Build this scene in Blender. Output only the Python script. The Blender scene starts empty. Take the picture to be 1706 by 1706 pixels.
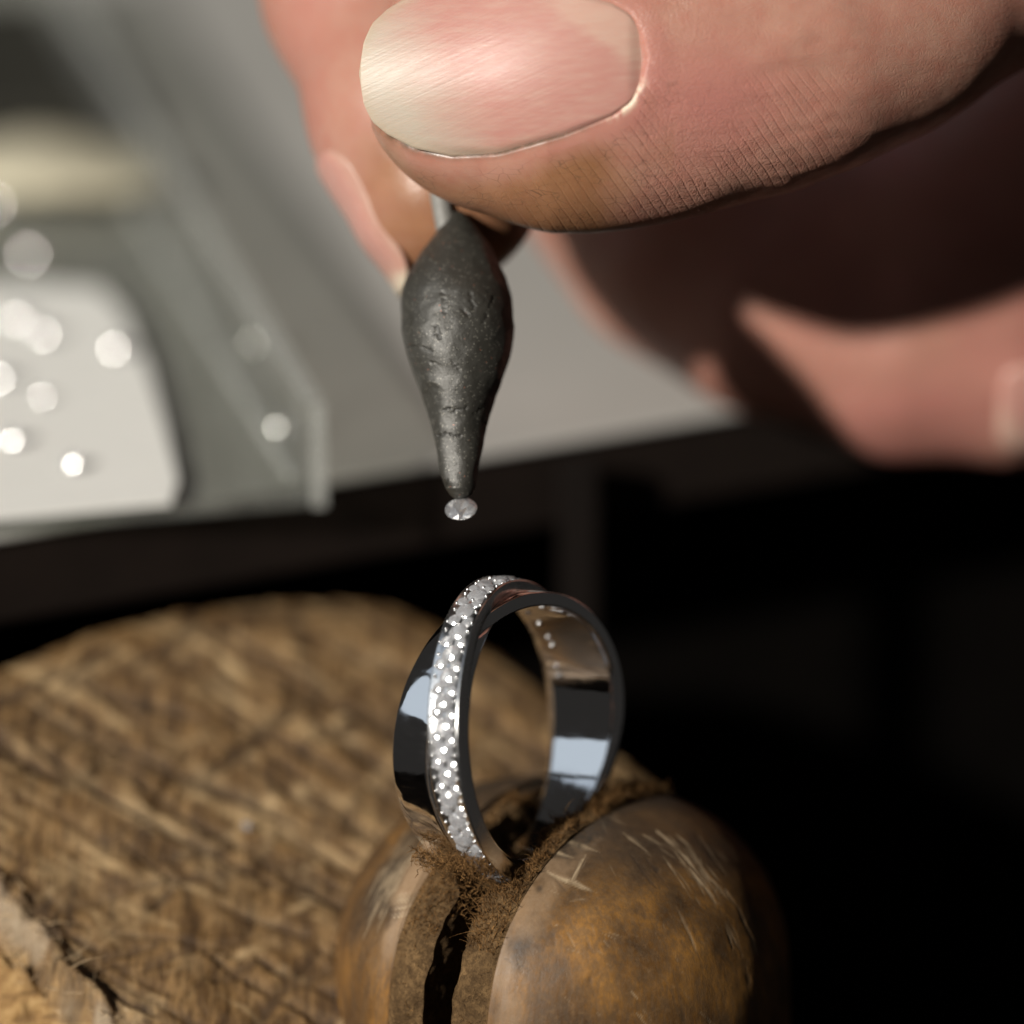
import bpy, math, random
import numpy as np
from mathutils import Vector, Matrix

random.seed(7)
RNG = np.random.default_rng(11)
SC = bpy.context.scene
COL = SC.collection
SC.unit_settings.system = 'METRIC'
SC.unit_settings.scale_length = 0.01          # one Blender unit is a centimetre

# ------------------------------------------------------------------ camera
PITCH = math.radians(22.0)
DIST = 36.0
PX = 0.004                                    # centimetres per photo pixel at the focus distance
SP, CP = math.sin(PITCH), math.cos(PITCH)
cam_d = bpy.data.cameras.new('camera')
cam = bpy.data.objects.new('camera', cam_d)
COL.objects.link(cam)
cam.location = (0, -DIST * CP, DIST * SP)
cam.rotation_euler = (math.pi / 2 - PITCH, 0, 0)
cam_d.sensor_width = 36.0
cam_d.lens = 36.0 * DIST / (1706 * PX)
cam_d.clip_start = 1.0
cam_d.clip_end = 2000.0
cam_d.dof.use_dof = True
cam_d.dof.focus_distance = DIST - .2
cam_d.dof.aperture_fstop = cam_d.lens * 1e-3 / 1.85
SC.camera = cam

# ------------------------------------------------------------------ world, lamps, exposure
W = bpy.data.worlds.new('World')
SC.world = W
W.use_nodes = True
W.node_tree.nodes['Background'].inputs[0].default_value = (0.66, 0.62, 0.58, 1)
W.node_tree.nodes['Background'].inputs[1].default_value = 0.036


def lamp(name, az, el, dist, sx, sy, radiance, col, target=(0, 0, 0)):
    """rectangular lamp; az is measured to the left of the camera's side"""
    a, e = math.radians(az), math.radians(el)
    d = Vector((-math.sin(a) * math.cos(e), -math.cos(a) * math.cos(e), math.sin(e)))
    ld = bpy.data.lights.new(name, 'AREA')
    ld.shape = 'RECTANGLE'
    ld.size, ld.size_y = sx, sy
    ld.energy = radiance * math.pi * sx * sy
    ld.color = col
    o = bpy.data.objects.new(name, ld)
    COL.objects.link(o)
    o.location = Vector(target) + d * dist
    o.rotation_euler = (-d).to_track_quat('-Z', 'Y').to_euler()
    return o


KEY_DIST, KEY_SIZE = 220.0, 8.0
KEY_E = 5.0                                   # irradiance on a facing surface
lamp('sunbeam_lamp', 40, 27, KEY_DIST, KEY_SIZE, KEY_SIZE,
     KEY_E * KEY_DIST ** 2 / KEY_SIZE ** 2, (1.0, 0.945, 0.86))
lamp('window_lamp', 70, 27, 130, 84, 58, 0.66, (0.78, 0.89, 1.0))
lamp('window_lamp', 72, 52, 130, 86, 48, 0.55, (0.74, 0.86, 1.0))

SC.view_settings.view_transform = 'Standard'
SC.view_settings.look = 'None'
SC.view_settings.exposure = 0.0
SC.view_settings.gamma = 1.0
SC.render.engine = 'CYCLES'
SC.cycles.use_denoising = True
SC.cycles.max_bounces = 10
SC.cycles.transmission_bounces = 10
SC.cycles.transparent_max_bounces = 16
SC.cycles.sample_clamp_indirect = 6.0
SC.cycles.use_adaptive_sampling = True
SC.cycles.adaptive_threshold = 0.01

# ------------------------------------------------------------------ helpers
RIGHT = np.array((1.0, 0, 0))
UP = np.array((0, SP, CP))
FWD = np.array((0, CP, -SP))


def v2w(v):
    """view-aligned frame (x right, y up, d away, origin at the focus point) -> world"""
    v = np.asarray(v, float)
    return v[..., 0:1] * RIGHT + v[..., 1:2] * UP + v[..., 2:3] * FWD


def w2v(p):
    p = np.asarray(p, float)
    return np.stack([p @ RIGHT, p @ UP, p @ FWD], -1)


def vp(px, py, d):
    k = PX * (1 + d / DIST)
    return np.array(((px - 853) * k, (853 - py) * k, d))


def wp(px, py, d):
    return v2w(vp(px, py, d))


def ray_plane(px, py, p0, n):
    c = np.array(cam.location)
    q = wp(px, py, 0) - c
    t = np.dot(np.asarray(p0) - c, n) / np.dot(q, n)
    return c + q * t


def to_px(v):
    k = PX * (1 + v[..., 2] / DIST)
    return v[..., 0] / k + 853, 853 - v[..., 1] / k


def hash3(i, j, k, seed):
    h = (i.astype(np.int64) * 374761393 + j.astype(np.int64) * 668265263 + k.astype(np.int64) * 2147483647 + seed * 974711) & 0xFFFFFFFF
    h = ((h ^ (h >> 13)) * 1274126177) & 0xFFFFFFFF
    h = ((h ^ (h >> 16)) * 2246822519) & 0xFFFFFFFF
    return ((h ^ (h >> 15)) & 0xFFFFFF) / float(0xFFFFFF)


def vnoise(p, seed=0):
    p = np.asarray(p, float)
    f = np.floor(p)
    t = p - f
    t = t * t * (3 - 2 * t)
    i, j, k = f[..., 0].astype(int), f[..., 1].astype(int), f[..., 2].astype(int)
    r = 0
    for a in (0, 1):
        for b in (0, 1):
            for c in (0, 1):
                w = (t[..., 0] if a else 1 - t[..., 0]) * (t[..., 1] if b else 1 - t[..., 1]) * (t[..., 2] if c else 1 - t[..., 2])
                r = r + w * hash3(i + a, j + b, k + c, seed)
    return r * 2 - 1


def fbm(p, seed=0, n=4, gain=0.5):
    r, a = 0, 1.0
    p = np.asarray(p, float)
    for o in range(n):
        r = r + a * vnoise(p * 2 ** o + 17.3 * o, seed + o)
        a *= gain
    return r


def sstep(a, b, x):
    t = np.clip((x - a) / (b - a), 0, 1)
    return t * t * (3 - 2 * t)


def empty(name, loc, label=None, cat=None, group=None):
    o = bpy.data.objects.new(name, None)
    o.empty_display_size = 0.3
    COL.objects.link(o)
    o.location = [float(c) for c in loc]
    tag(o, label, cat, group)
    return o


def tag(o, label=None, cat=None, group=None, kind=None):
    if label: o['label'] = label
    if cat: o['category'] = cat
    if group: o['group'] = group
    if kind: o['kind'] = kind
    return o


def mesh(name, verts, faces, attrs=None, smooth=True):
    me = bpy.data.meshes.new(name)
    verts = np.asarray(verts, np.float32)
    if isinstance(faces, np.ndarray):
        n, k = faces.shape
        me.vertices.add(len(verts))
        me.vertices.foreach_set('co', verts.ravel())
        me.loops.add(n * k)
        me.loops.foreach_set('vertex_index', faces.astype(np.int32).ravel())
        me.polygons.add(n)
        me.polygons.foreach_set('loop_start', np.arange(0, n * k, k, dtype=np.int32))
        me.update(calc_edges=True)
        me.validate()
    else:
        me.from_pydata([tuple(map(float, v)) for v in verts], [], [tuple(map(int, f)) for f in faces])
        me.update()
    if smooth:
        me.polygons.foreach_set('use_smooth', np.ones(len(me.polygons), bool))
    for k, val in (attrs or {}).items():
        val = np.asarray(val, np.float32)
        if val.ndim == 1:
            me.attributes.new(k, 'FLOAT', 'POINT').data.foreach_set('value', val)
        else:
            me.attributes.new(k, 'FLOAT_VECTOR', 'POINT').data.foreach_set('vector', val.ravel())
    return me


def obj(name, verts, faces, mat, parent=None, attrs=None, smooth=True, origin=None, fix=True):
    """link ONE mesh object; verts are in world space"""
    verts = np.asarray(verts, float)
    base = np.array(origin if origin is not None else (parent.matrix_world.translation if parent else verts.mean(0)), float)
    wpos = base.copy()
    me = mesh(name, verts - base, faces, attrs, smooth)
    if fix:
        import bmesh
        bm = bmesh.new(); bm.from_mesh(me)
        bmesh.ops.recalc_face_normals(bm, faces=bm.faces)
        bm.to_mesh(me); bm.free()
    me.materials.append(mat)
    o = bpy.data.objects.new(name, me)
    COL.objects.link(o)
    if parent:
        o.parent = parent
        o.location = [float(c) for c in (wpos - np.array(world_loc(parent)))]
    else:
        o.location = [float(c) for c in wpos]
    return o


def world_loc(o):
    l = Vector((0, 0, 0))
    while o:
        l = l + o.location
        o = o.parent
    return l


def grid_faces(nu, nv, wrap_u=False, wrap_v=False):
    iu = np.arange(nu if wrap_u else nu - 1)
    iv = np.arange(nv if wrap_v else nv - 1)
    a, b = np.meshgrid(iu, iv, indexing='ij')
    a2, b2 = (a + 1) % nu, (b + 1) % nv
    return np.stack([a * nv + b, a2 * nv + b, a2 * nv + b2, a * nv + b2], -1).reshape(-1, 4)


def box_mesh(p00, ax, ay, az):
    """box from a corner and three edge vectors"""
    p00, ax, ay, az = map(lambda q: np.asarray(q, float), (p00, ax, ay, az))
    v = np.array([p00 + i * ax + j * ay + k * az for k in (0, 1) for j in (0, 1) for i in (0, 1)])
    f = [(0, 2, 3, 1), (4, 5, 7, 6), (0, 1, 5, 4), (2, 6, 7, 3), (0, 4, 6, 2), (1, 3, 7, 5)]
    return v, f


def bevel(o, w, seg=2):
    m = o.modifiers.new('bevel', 'BEVEL')
    m.width = w
    m.segments = seg
    m.limit_method = 'ANGLE'
    return o


# ------------------------------------------------------------------ materials
class NT:
    def __init__(s, name):
        s.m = bpy.data.materials.new(name)
        s.m.use_nodes = True
        s.t = s.m.node_tree
        s.b = s.t.nodes['Principled BSDF']
        s.out = s.t.nodes['Material Output']

    def n(s, typ, **kw):
        nd = s.t.nodes.new(typ)
        for k, v in kw.items():
            if k.startswith('i_'):
                key = k[2:]
                key = int(key) if key.isdigit() else key.replace('_', ' ')
                s.set(nd.inputs[key], v)
            else:
                setattr(nd, k, v)
        return nd

    def set(s, sock, v):
        if isinstance(v, bpy.types.NodeSocket):
            s.t.links.new(v, sock)
        elif isinstance(v, (tuple, list)) and len(v) == 3 and sock.type == 'RGBA':
            sock.default_value = (*v, 1)
        else:
            sock.default_value = v

    def P(s, **kw):
        for k, v in kw.items():
            s.set(s.b.inputs[k.replace('_', ' ')], v)

    def attr(s, name, out='Fac'):
        return s.n('ShaderNodeAttribute', attribute_name=name).outputs[out]

    def mix(s, f, a, b, mode='MIX'):
        nd = s.n('ShaderNodeMix', data_type='RGBA', blend_type=mode)
        s.set(nd.inputs[0], f); s.set(nd.inputs[6], a); s.set(nd.inputs[7], b)
        return nd.outputs[2]

    def math(s, op, a, b=0.0, clamp=False):
        nd = s.n('ShaderNodeMath', operation=op, use_clamp=clamp)
        s.set(nd.inputs[0], a); s.set(nd.inputs[1], b)
        return nd.outputs[0]

    def ramp(s, f, stops):
        nd = s.n('ShaderNodeValToRGB')
        el = nd.color_ramp.elements
        while len(el) < len(stops): el.new(0.5)
        for e, (p, c) in zip(el, stops):
            e.position = p
            e.color = (*c, 1) if len(c) == 3 else c
        s.set(nd.inputs[0], f)
        return nd.outputs[0]

    def coord(s, scale=(1, 1, 1), rot=(0, 0, 0), src=None):
        v = src or s.n('ShaderNodeTexCoord').outputs['Object']
        mp = s.n('ShaderNodeMapping')
        s.set(mp.inputs[0], v)
        mp.inputs['Scale'].default_value = scale
        mp.inputs['Rotation'].default_value = rot
        return mp.outputs[0]

    def noise(s, vec, scale, detail=4, rough=0.55, dist=0.0):
        nd = s.n('ShaderNodeTexNoise')
        s.set(nd.inputs['Vector'], vec)
        nd.inputs['Scale'].default_value = scale
        nd.inputs['Detail'].default_value = detail
        nd.inputs['Roughness'].default_value = rough
        nd.inputs['Distortion'].default_value = dist
        return nd.outputs[0]

    def voro(s, vec, scale, feature='F1', out='Distance', rnd=1.0):
        nd = s.n('ShaderNodeTexVoronoi', feature=feature)
        s.set(nd.inputs['Vector'], vec)
        nd.inputs['Scale'].default_value = scale
        nd.inputs['Randomness'].default_value = rnd
        return nd.outputs[out]

    def bump(s, h, strength, dist, normal=None):
        nd = s.n('ShaderNodeBump')
        s.set(nd.inputs['Height'], h)
        s.set(nd.inputs['Strength'], strength)
        nd.inputs['Distance'].default_value = dist
        if normal is not None: s.set(nd.inputs['Normal'], normal)
        return nd.outputs[0]


def mat_skin():
    t = NT('skin')
    vc = t.attr('rest', 'Vector')
    n1 = t.noise(vc, 1.6, 4)
    n2 = t.noise(vc, 7.0, 5, 0.6)
    base = t.mix(t.ramp(n1, [(0.35, (0, 0, 0)), (0.65, (1, 1, 1))]), (0.46, 0.255, 0.187), (0.44, 0.222, 0.165))
    base = t.mix(t.ramp(n2, [(0.40, (0, 0, 0)), (0.72, (0.8, 0.8, 0.8))]), base, (0.42, 0.18, 0.13))
    base = t.mix(t.attr('flush_dim'), base, (0.45, 0.185, 0.155))
    tanc = t.mix(t.ramp(t.noise(vc, 3.5, 4), [(0.35, (0, 0, 0)), (0.7, (1, 1, 1))]), (0.335, 0.165, 0.083), (0.27, 0.125, 0.062))
    base = t.mix(t.attr('tan'), base, tanc)
    base = t.mix(t.math('MULTIPLY', t.attr('ruddy_dim'), 0.6), base, (0.27, 0.125, 0.095))  # redder skin, also darkened on the fingers behind for the weaker light there
    # grime held in the fine skin lines near the pulp
    cr = t.voro(t.coord((9, 20, 12), (0, 0, 0.75), vc), 1.0, 'DISTANCE_TO_EDGE')
    gr = t.math('MULTIPLY', t.ramp(cr, [(0.0, (1, 1, 1)), (0.045, (0, 0, 0))]), t.ramp(t.noise(vc, 6), [(0.47, (0, 0, 0)), (0.62, (1, 1, 1))]))
    base = t.mix(t.math('MULTIPLY', t.math('MULTIPLY', gr, t.attr('grime')), 0.6), base, (0.05, 0.035, 0.025))
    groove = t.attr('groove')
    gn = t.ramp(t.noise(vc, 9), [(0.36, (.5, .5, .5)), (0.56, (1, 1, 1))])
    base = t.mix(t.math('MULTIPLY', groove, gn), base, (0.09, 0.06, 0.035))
    fl = t.math('MULTIPLY', t.attr('flake'), t.ramp(t.noise(vc, 11, 3), [(0.45, (0, 0, 0)), (0.6, (1, 1, 1))]))
    base = t.mix(fl, base, (0.72, 0.58, 0.45))
    # relief: print ridges, cross-hatched pores, folds
    wav = t.n('ShaderNodeTexWave', wave_type='BANDS', bands_direction='X', wave_profile='SIN')
    t.set(wav.inputs['Vector'], t.coord((1, 1, 0.4), (0, 0, math.radians(-38)), vc))
    wav.inputs['Scale'].default_value = 5.2
    wav.inputs['Distortion'].default_value = 2.2
    wav.inputs['Detail'].default_value = 2.0
    wav.inputs['Detail Scale'].default_value = 0.7
    ridge_line = t.ramp(wav.outputs['Fac'], [(0.0, (0, 0, 0)), (0.22, (0.75, 0.75, 0.75)), (1.0, (0.8, 0.8, 0.8))])
    rid = t.bump(ridge_line, t.math('MULTIPLY', t.attr('ridge'), 0.55), 0.012)
    nv = t.n('ShaderNodeTexNoise'); t.set(nv.inputs['Vector'], vc); nv.inputs['Scale'].default_value = 4.0; nv.inputs['Detail'].default_value = 4
    va = t.n('ShaderNodeVectorMath', operation='MULTIPLY_ADD')
    t.set(va.inputs[0], nv.outputs['Color']); va.inputs[1].default_value = (.34, .34, .34); t.set(va.inputs[2], vc)
    vd = va.outputs[0]
    v1 = t.voro(t.coord((19, 36, 26), (0, 0, 0.35), vd), 1.0, 'DISTANCE_TO_EDGE')
    v2 = t.voro(t.coord((34, 26, 30), (0, 0, -0.4), vd), 1.0, 'DISTANCE_TO_EDGE')
    h = t.math('ADD', t.ramp(v1, [(0, (0, 0, 0)), (0.16, (1, 1, 1))]), t.math('MULTIPLY', t.ramp(v2, [(0, (0, 0, 0)), (0.2, (1, 1, 1))]), 0.5))
    b1 = t.bump(h, t.math('ADD', t.math('MULTIPLY', t.attr('pore'), 0.34), 0.06), 0.005, rid)
    wr = t.noise(t.coord((2.2, 11, 6), (0, 0, -0.25), vc), 1.0, 5, 0.6, 0.8)
    b2 = t.bump(wr, t.math('ADD', t.math('MULTIPLY', t.attr('pore'), 0.17), 0.03), 0.035, b1)
    t.P(Base_Color=base, Roughness=t.ramp(n2, [(0.3, (0.30, 0.30, 0.30)), (0.7, (0.46, 0.46, 0.46))]), Normal=b2,
        Subsurface_Weight=0.22, Subsurface_Scale=0.08)
    t.b.inputs['Subsurface Radius'].default_value = (1.0, 0.36, 0.2)
    t.b.inputs['Specular IOR Level'].default_value = 0.30
    return t.m


def mat_nail(free=(0.47, 0.40, 0.325), edge0=0.07, edge1=0.38, skew=0.16, rimf=0.4):
    t = NT('nail')
    st = t.attr('st', 'Vector')            # x: 0 tip .. 1 cuticle, y across
    sep = t.n('ShaderNodeSeparateXYZ'); t.set(sep.inputs[0], st)
    wob = t.math('MULTIPLY', t.math('SUBTRACT', t.noise(t.coord((2.2, 3, 1), src=st), 2.0, 3), 0.5), 0.22)
    s = t.math('ADD', sep.outputs[0], wob)
    lat = t.noise(t.coord((.8, 6, 1), (0, 0, 0), t.attr('lin', 'Vector')), 1.0, 5, 0.6)
    pink = t.mix(lat, (0.44, 0.205, 0.170), (0.50, 0.260, 0.218))
    s2 = t.math('SUBTRACT', s, t.math('MULTIPLY', sep.outputs[1], skew))
    c = t.mix(t.ramp(s2, [(edge0, (1, 1, 1)), (edge1, (0, 0, 0))]), pink, free)
    lun = t.math('ADD', s, t.math('MULTIPLY', sep.outputs[1], -0.40))
    c = t.mix(t.ramp(lun, [(0.89, (0, 0, 0)), (0.965, (0.6, 0.6, 0.6))]), c, (0.54, 0.37, 0.29))
    # yellowed rim
    edge = t.attr('rim')
    c = t.mix(t.math('MULTIPLY', edge, rimf), c, (0.42, 0.335, 0.22))
    c = t.mix(t.ramp(t.noise(t.coord((3, 5, 1), src=st), 3, 5), [(0.42, (0, 0, 0)), (0.8, (0.35, 0.35, 0.35))]), c, (0.55, 0.42, 0.33))
    lin = t.attr('lin', 'Vector')
    lines = t.noise(t.coord((1.1, 24, 1), (0, 0, 0), lin), 1.0, 4, 0.65)
    fine = t.noise(t.coord((26, 40, 1), src=st), 1.0, 3)
    b = t.bump(lines, 0.22, 0.012, t.bump(fine, 0.12, 0.008))
    t.P(Base_Color=c, Roughness=t.ramp(lines, [(0.3, (0.33, 0.33, 0.33)), (0.7, (0.46, 0.46, 0.46))]), Normal=b, Subsurface_Weight=0.2, Subsurface_Scale=0.07)
    t.b.inputs['Subsurface Radius'].default_value = (1.0, 0.5, 0.35)
    t.b.inputs['Specular IOR Level'].default_value = 0.3
    return t.m


def mat_wax():
    t = NT('modelling_wax')
    o = t.n('ShaderNodeTexCoord').outputs['Object']
    n1 = t.noise(o, 9, 6, 0.62)
    n2 = t.noise(o, 60, 4, 0.7)
    c = t.mix(n1, (0.025, 0.0235, 0.019), (0.052, 0.049, 0.040))
    cell = t.n('ShaderNodeTexVoronoi', feature='F1')
    t.set(cell.inputs['Vector'], o); cell.inputs['Scale'].default_value = 95
    sp = t.n('ShaderNodeSeparateColor'); t.set(sp.inputs[0], cell.outputs['Color'])
    fleck = t.math('MULTIPLY', t.math('GREATER_THAN', sp.outputs[0], 0.86), t.math('LESS_THAN', cell.outputs['Distance'], 0.33))
    rust = t.math('MULTIPLY', t.math('GREATER_THAN', sp.outputs[1], 0.94), fleck)
    c = t.mix(fleck, c, (0.30, 0.285, 0.24))
    c = t.mix(rust, c, (0.45, 0.16, 0.09))
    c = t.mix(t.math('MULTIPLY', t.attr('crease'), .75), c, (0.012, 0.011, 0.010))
    b = t.bump(n2, 0.45, 0.008, t.bump(n1, 0.25, 0.015))
    t.P(Base_Color=c, Roughness=t.ramp(n2, [(0.3, (0.40, 0.40, 0.40)), (0.7, (0.54, 0.54, 0.54))]), Metallic=0.3, Normal=b)
    t.b.inputs['Specular IOR Level'].default_value = 1.0
    return t.m


def mat_metal(name='polished_white_gold', rough=0.05, col=(0.86, 0.86, 0.87), scr=0.05):
    t = NT(name)
    o = t.n('ShaderNodeTexCoord').outputs['Object']
    b = t.bump(t.noise(o, 3.5, 3), scr * 2.2, 0.03)
    sm = t.noise(t.coord((2, 2, 5), src=o), 3.0, 5, .65)
    t.P(Base_Color=col, Metallic=1.0, Roughness=t.ramp(sm, [(.42, (rough,) * 3), (.75, (rough + .10,) * 3)]), Normal=b)
    return t.m


def mat_diamond():
    t = NT('diamond')
    t.P(Base_Color=(1, 1, 1), Roughness=0.0, IOR=2.2, Transmission_Weight=1.0)
    g = t.n('ShaderNodeBsdfDiffuse'); g.inputs[0].default_value = (0.95, 0.96, 1.0, 1)
    mx = t.n('ShaderNodeMixShader'); mx.inputs[0].default_value = 0.14
    t.t.links.new(t.b.outputs[0], mx.inputs[1]); t.t.links.new(g.outputs[0], mx.inputs[2])
    t.t.links.new(mx.outputs[0], t.out.inputs[0])
    return t.m


def mat_bench_pin():
    t = NT('worn_board_wood')
    o = t.n('ShaderNodeTexCoord').outputs['Object']
    g = t.noise(t.coord((8.0, 0.9, 3), (0, 0, math.radians(38)), o), 1.5, 6, 0.65, 0.5)
    g2 = t.noise(t.coord((22, 3.0, 8), (0, 0, math.radians(38)), o), 1.6, 5, 0.7, 0.4)
    n = t.noise(o, 1.3, 4)
    nf = t.noise(o, 14, 6, 0.7)
    c = t.ramp(g, [(0.34, (0.055, 0.028, 0.010)), (0.46, (0.15, 0.082, 0.030)), (0.57, (0.29, 0.168, 0.066)), (0.72, (0.50, 0.325, 0.15))])
    c = t.mix(t.math('MULTIPLY', t.ramp(g2, [(0.38, (1, 1, 1)), (0.56, (0, 0, 0))]), 0.5), c, (0.07, 0.040, 0.019))
    c = t.mix(t.math('MULTIPLY', t.ramp(n, [(0.45, (0, 0, 0)), (0.7, (1, 1, 1))]), 0.22), c, (0.13, 0.098, 0.07))
    c = t.mix(t.attr('cut'), c, (0.52, 0.36, 0.185))
    c = t.mix(t.attr('gouge_shade'), c, (0.045, 0.027, 0.015))
    # raw, split wood on the broken end
    fr = t.noise(t.coord((1.0, 12, 16), (0, 0, math.radians(-8)), o), 1.2, 6, 0.65, 0.3)
    raw = t.ramp(fr, [(0.28, (0.07, 0.035, 0.012)), (0.46, (0.26, 0.145, 0.05)), (0.62, (0.40, 0.25, 0.10)), (0.8, (0.52, 0.37, 0.19))])
    c = t.mix(t.attr('raw'), c, raw)
    c = t.mix(t.attr('splinter'), c, t.mix(nf, (0.20, 0.13, 0.065), (0.52, 0.42, 0.30)))
    b = t.bump(g2, 0.6, 0.05, t.bump(nf, 0.5, 0.03))
    t.P(Base_Color=c, Roughness=t.ramp(nf, [(0.3, (0.42, 0.42, 0.42)), (0.7, (0.7, 0.7, 0.7))]), Normal=b)
    t.b.inputs['Specular IOR Level'].default_value = 0.35
    return t.m


def mat_clamp():
    t = NT('worn_clamp_wood')
    o = t.n('ShaderNodeTexCoord').outputs['Object']
    n1 = t.noise(t.coord((1, 1, 0.6), src=o), 2.6, 6, 0.62)
    n2 = t.noise(t.coord((15, 15, 1.6), src=o), 2.0, 6, 0.7)
    n3 = t.noise(o, 24, 5, 0.7)
    c = t.ramp(n1, [(0.32, (0.046, 0.023, 0.009)), (0.47, (0.125, 0.060, 0.017)), (0.60, (0.25, 0.118, 0.027)), (0.78, (0.33, 0.165, 0.043))])
    c = t.mix(t.math('MULTIPLY', t.ramp(n2, [(0.42, (1, 1, 1)), (0.6, (0, 0, 0))]), 0.5), c, (0.085, 0.058, 0.035))
    c = t.mix(t.math('MULTIPLY', t.ramp(n3, [(0.5, (0, 0, 0)), (0.72, (1, 1, 1))]), 0.35), c, (0.22, 0.12, 0.045))
    c = t.mix(t.math('MULTIPLY', t.attr('grey'), t.ramp(n2, [(0.2, (0.5, 0.5, 0.5)), (0.6, (1, 1, 1))])), c, t.mix(n3, (0.022, 0.018, 0.014), (0.066, 0.051, 0.037)))
    c = t.mix(t.attr('bare'), c, t.mix(n3, (0.25, 0.155, 0.085), (0.38, 0.26, 0.155)))
    c = t.mix(t.attr('scratch'), c, t.mix(n3, (0.30, 0.215, 0.125), (0.46, 0.36, 0.24)))
    c = t.mix(t.attr('dent'), c, (0.04, 0.028, 0.02))
    b = t.bump(n3, 0.16, 0.010, t.bump(n2, 0.16, 0.02))
    t.P(Base_Color=c, Roughness=t.ramp(n3, [(0.3, (0.42, 0.42, 0.42)), (0.7, (0.62, 0.62, 0.62))]), Normal=b)
    t.b.inputs['Specular IOR Level'].default_value = 0.35
    return t.m


def mat_leather(name='leather', a=(0.10, 0.058, 0.026), b=(0.27, 0.165, 0.075)):
    t = NT(name)
    o = t.n('ShaderNodeTexCoord').outputs['Object']
    n1 = t.noise(o, 5, 6, 0.7)
    n2 = t.noise(o, 26, 5, 0.75)
    c = t.ramp(n1, [(0.34, a), (0.66, b)])
    c = t.mix(t.math('MULTIPLY', t.ramp(n2, [(0.42, (1, 1, 1)), (0.6, (0, 0, 0))]), 0.6), c, (0.05, 0.03, 0.016))
    t.P(Base_Color=c, Roughness=0.9, Normal=t.bump(n2, 0.9, 0.05, t.bump(n1, 0.6, 0.06)))
    t.b.inputs['Specular IOR Level'].default_value = 0.1
    return t.m


def mat_simple(name, col, rough=0.6, noise=0.25, scale=4.0, bump=0.1, metallic=0.0, spec=0.5):
    t = NT(name)
    o = t.n('ShaderNodeTexCoord').outputs['Object']
    n = t.noise(o, scale, 5, 0.6)
    lo = tuple(x * (1 - noise) for x in col); hi = tuple(min(1, x * (1 + noise)) for x in col)
    t.P(Base_Color=t.mix(n, lo, hi), Roughness=rough, Metallic=metallic, Normal=t.bump(n, bump, 0.03))
    t.b.inputs['Specular IOR Level'].default_value = spec
    return t.m


def mat_clear():
    t = NT('clear_acrylic')
    tr = t.n('ShaderNodeBsdfTransparent'); tr.inputs[0].default_value = (0.97, 0.978, 0.97, 1)
    gl = t.n('ShaderNodeBsdfGlossy'); gl.inputs['Roughness'].default_value = 0.03
    df = t.n('ShaderNodeBsdfDiffuse'); df.inputs[0].default_value = (0.62, 0.63, 0.60, 1)
    fr = t.n('ShaderNodeFresnel'); fr.inputs[0].default_value = 1.5
    m1 = t.n('ShaderNodeMixShader'); bk = t.n('ShaderNodeNewGeometry').outputs['Backfacing']
    t.set(m1.inputs[0], t.math('MULTIPLY', fr.outputs[0], t.math('SUBTRACT', 1.0, bk)))
    t.t.links.new(tr.outputs[0], m1.inputs[1]); t.t.links.new(gl.outputs[0], m1.inputs[2])
    m2 = t.n('ShaderNodeMixShader')
    o = t.n('ShaderNodeTexCoord').outputs['Object']
    t.set(m2.inputs[0], t.ramp(t.noise(o, 2.0, 4), [(0.3, (0.015, 0.015, 0.015)), (0.75, (0.06, 0.06, 0.06))]))
    t.t.links.new(m1.outputs[0], m2.inputs[1]); t.t.links.new(df.outputs[0], m2.inputs[2])
    t.t.links.new(m2.outputs[0], t.out.inputs[0])
    return t.m


M_SKIN = mat_skin()
M_NAIL = mat_nail()
M_NAIL2 = mat_nail((0.66, 0.58, 0.46), 0.06, 0.14, 0.0, 0.3)
M_WAX = mat_wax()
M_GOLD = mat_metal()
M_BEAD = mat_metal('bead_metal', 0.22, (0.92, 0.92, 0.92))
M_ROD = mat_simple('rod_metal', (0.20, 0.195, 0.18), 0.5, 0.4, 12, 0.3, 0.0)
M_DIA = mat_diamond()
M_PIN = mat_bench_pin()
M_CLAMP = mat_clamp()
M_LEATHER = mat_leather()
M_FIBRE = mat_leather('leather_fibre', (0.26, 0.13, 0.045), (0.46, 0.25, 0.095))
M_SHEET = mat_simple('zinc_sheet', (0.43, 0.42, 0.395), 0.5, 0.15, 0.35, 0.06, 0.0, 0.4)
M_DARKWOOD = mat_simple('dark_bench_wood', (0.011, 0.0072, 0.0055), 0.75, 0.5, 2.0, 0.3, 0.0, 0.15)
M_POST = mat_simple('brown_post_wood', (0.006, 0.0042, 0.0034), 0.85, 0.4, 1.0, 0.3, 0.0, 0.1)
M_APRON = mat_simple('black_stained_wood', (0.003, 0.0023, 0.0018), 0.9, 0.5, 2.0, 0.2, 0.0, 0.05)
M_WALL = mat_simple('dark_wall_paint', (0.0028, 0.0023, 0.002), 0.95, 0.3, 0.05, 0.0, 0.0, 0.0)
M_CLEAR = mat_clear()
M_CARD = mat_simple('white_card', (0.84, 0.84, 0.80), 0.7, 0.05, 3, 0.05)
M_FOAM = mat_simple('dark_foam', (0.035, 0.034, 0.028), 0.9, 0.3, 12, 0.3, 0.0, 0.1)
M_REFLECT = mat_simple('cream_reflection', (0.52, 0.48, 0.36), 0.8, 0.08, 4, 0.1)

# ------------------------------------------------------------------ setting: floor and wall of the dim room
v, f = box_mesh((-200, -150, -92), (400, 0, 0), (0, 300, 0), (0, 0, 2))
tag(obj('floor', v, f, M_WALL, smooth=False), kind='structure')
v, f = box_mesh((-200, 150, -90), (400, 0, 0), (0, 4, 0), (0, 0, 250))
tag(obj('wall', v, f, M_WALL, smooth=False), kind='structure')

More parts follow.
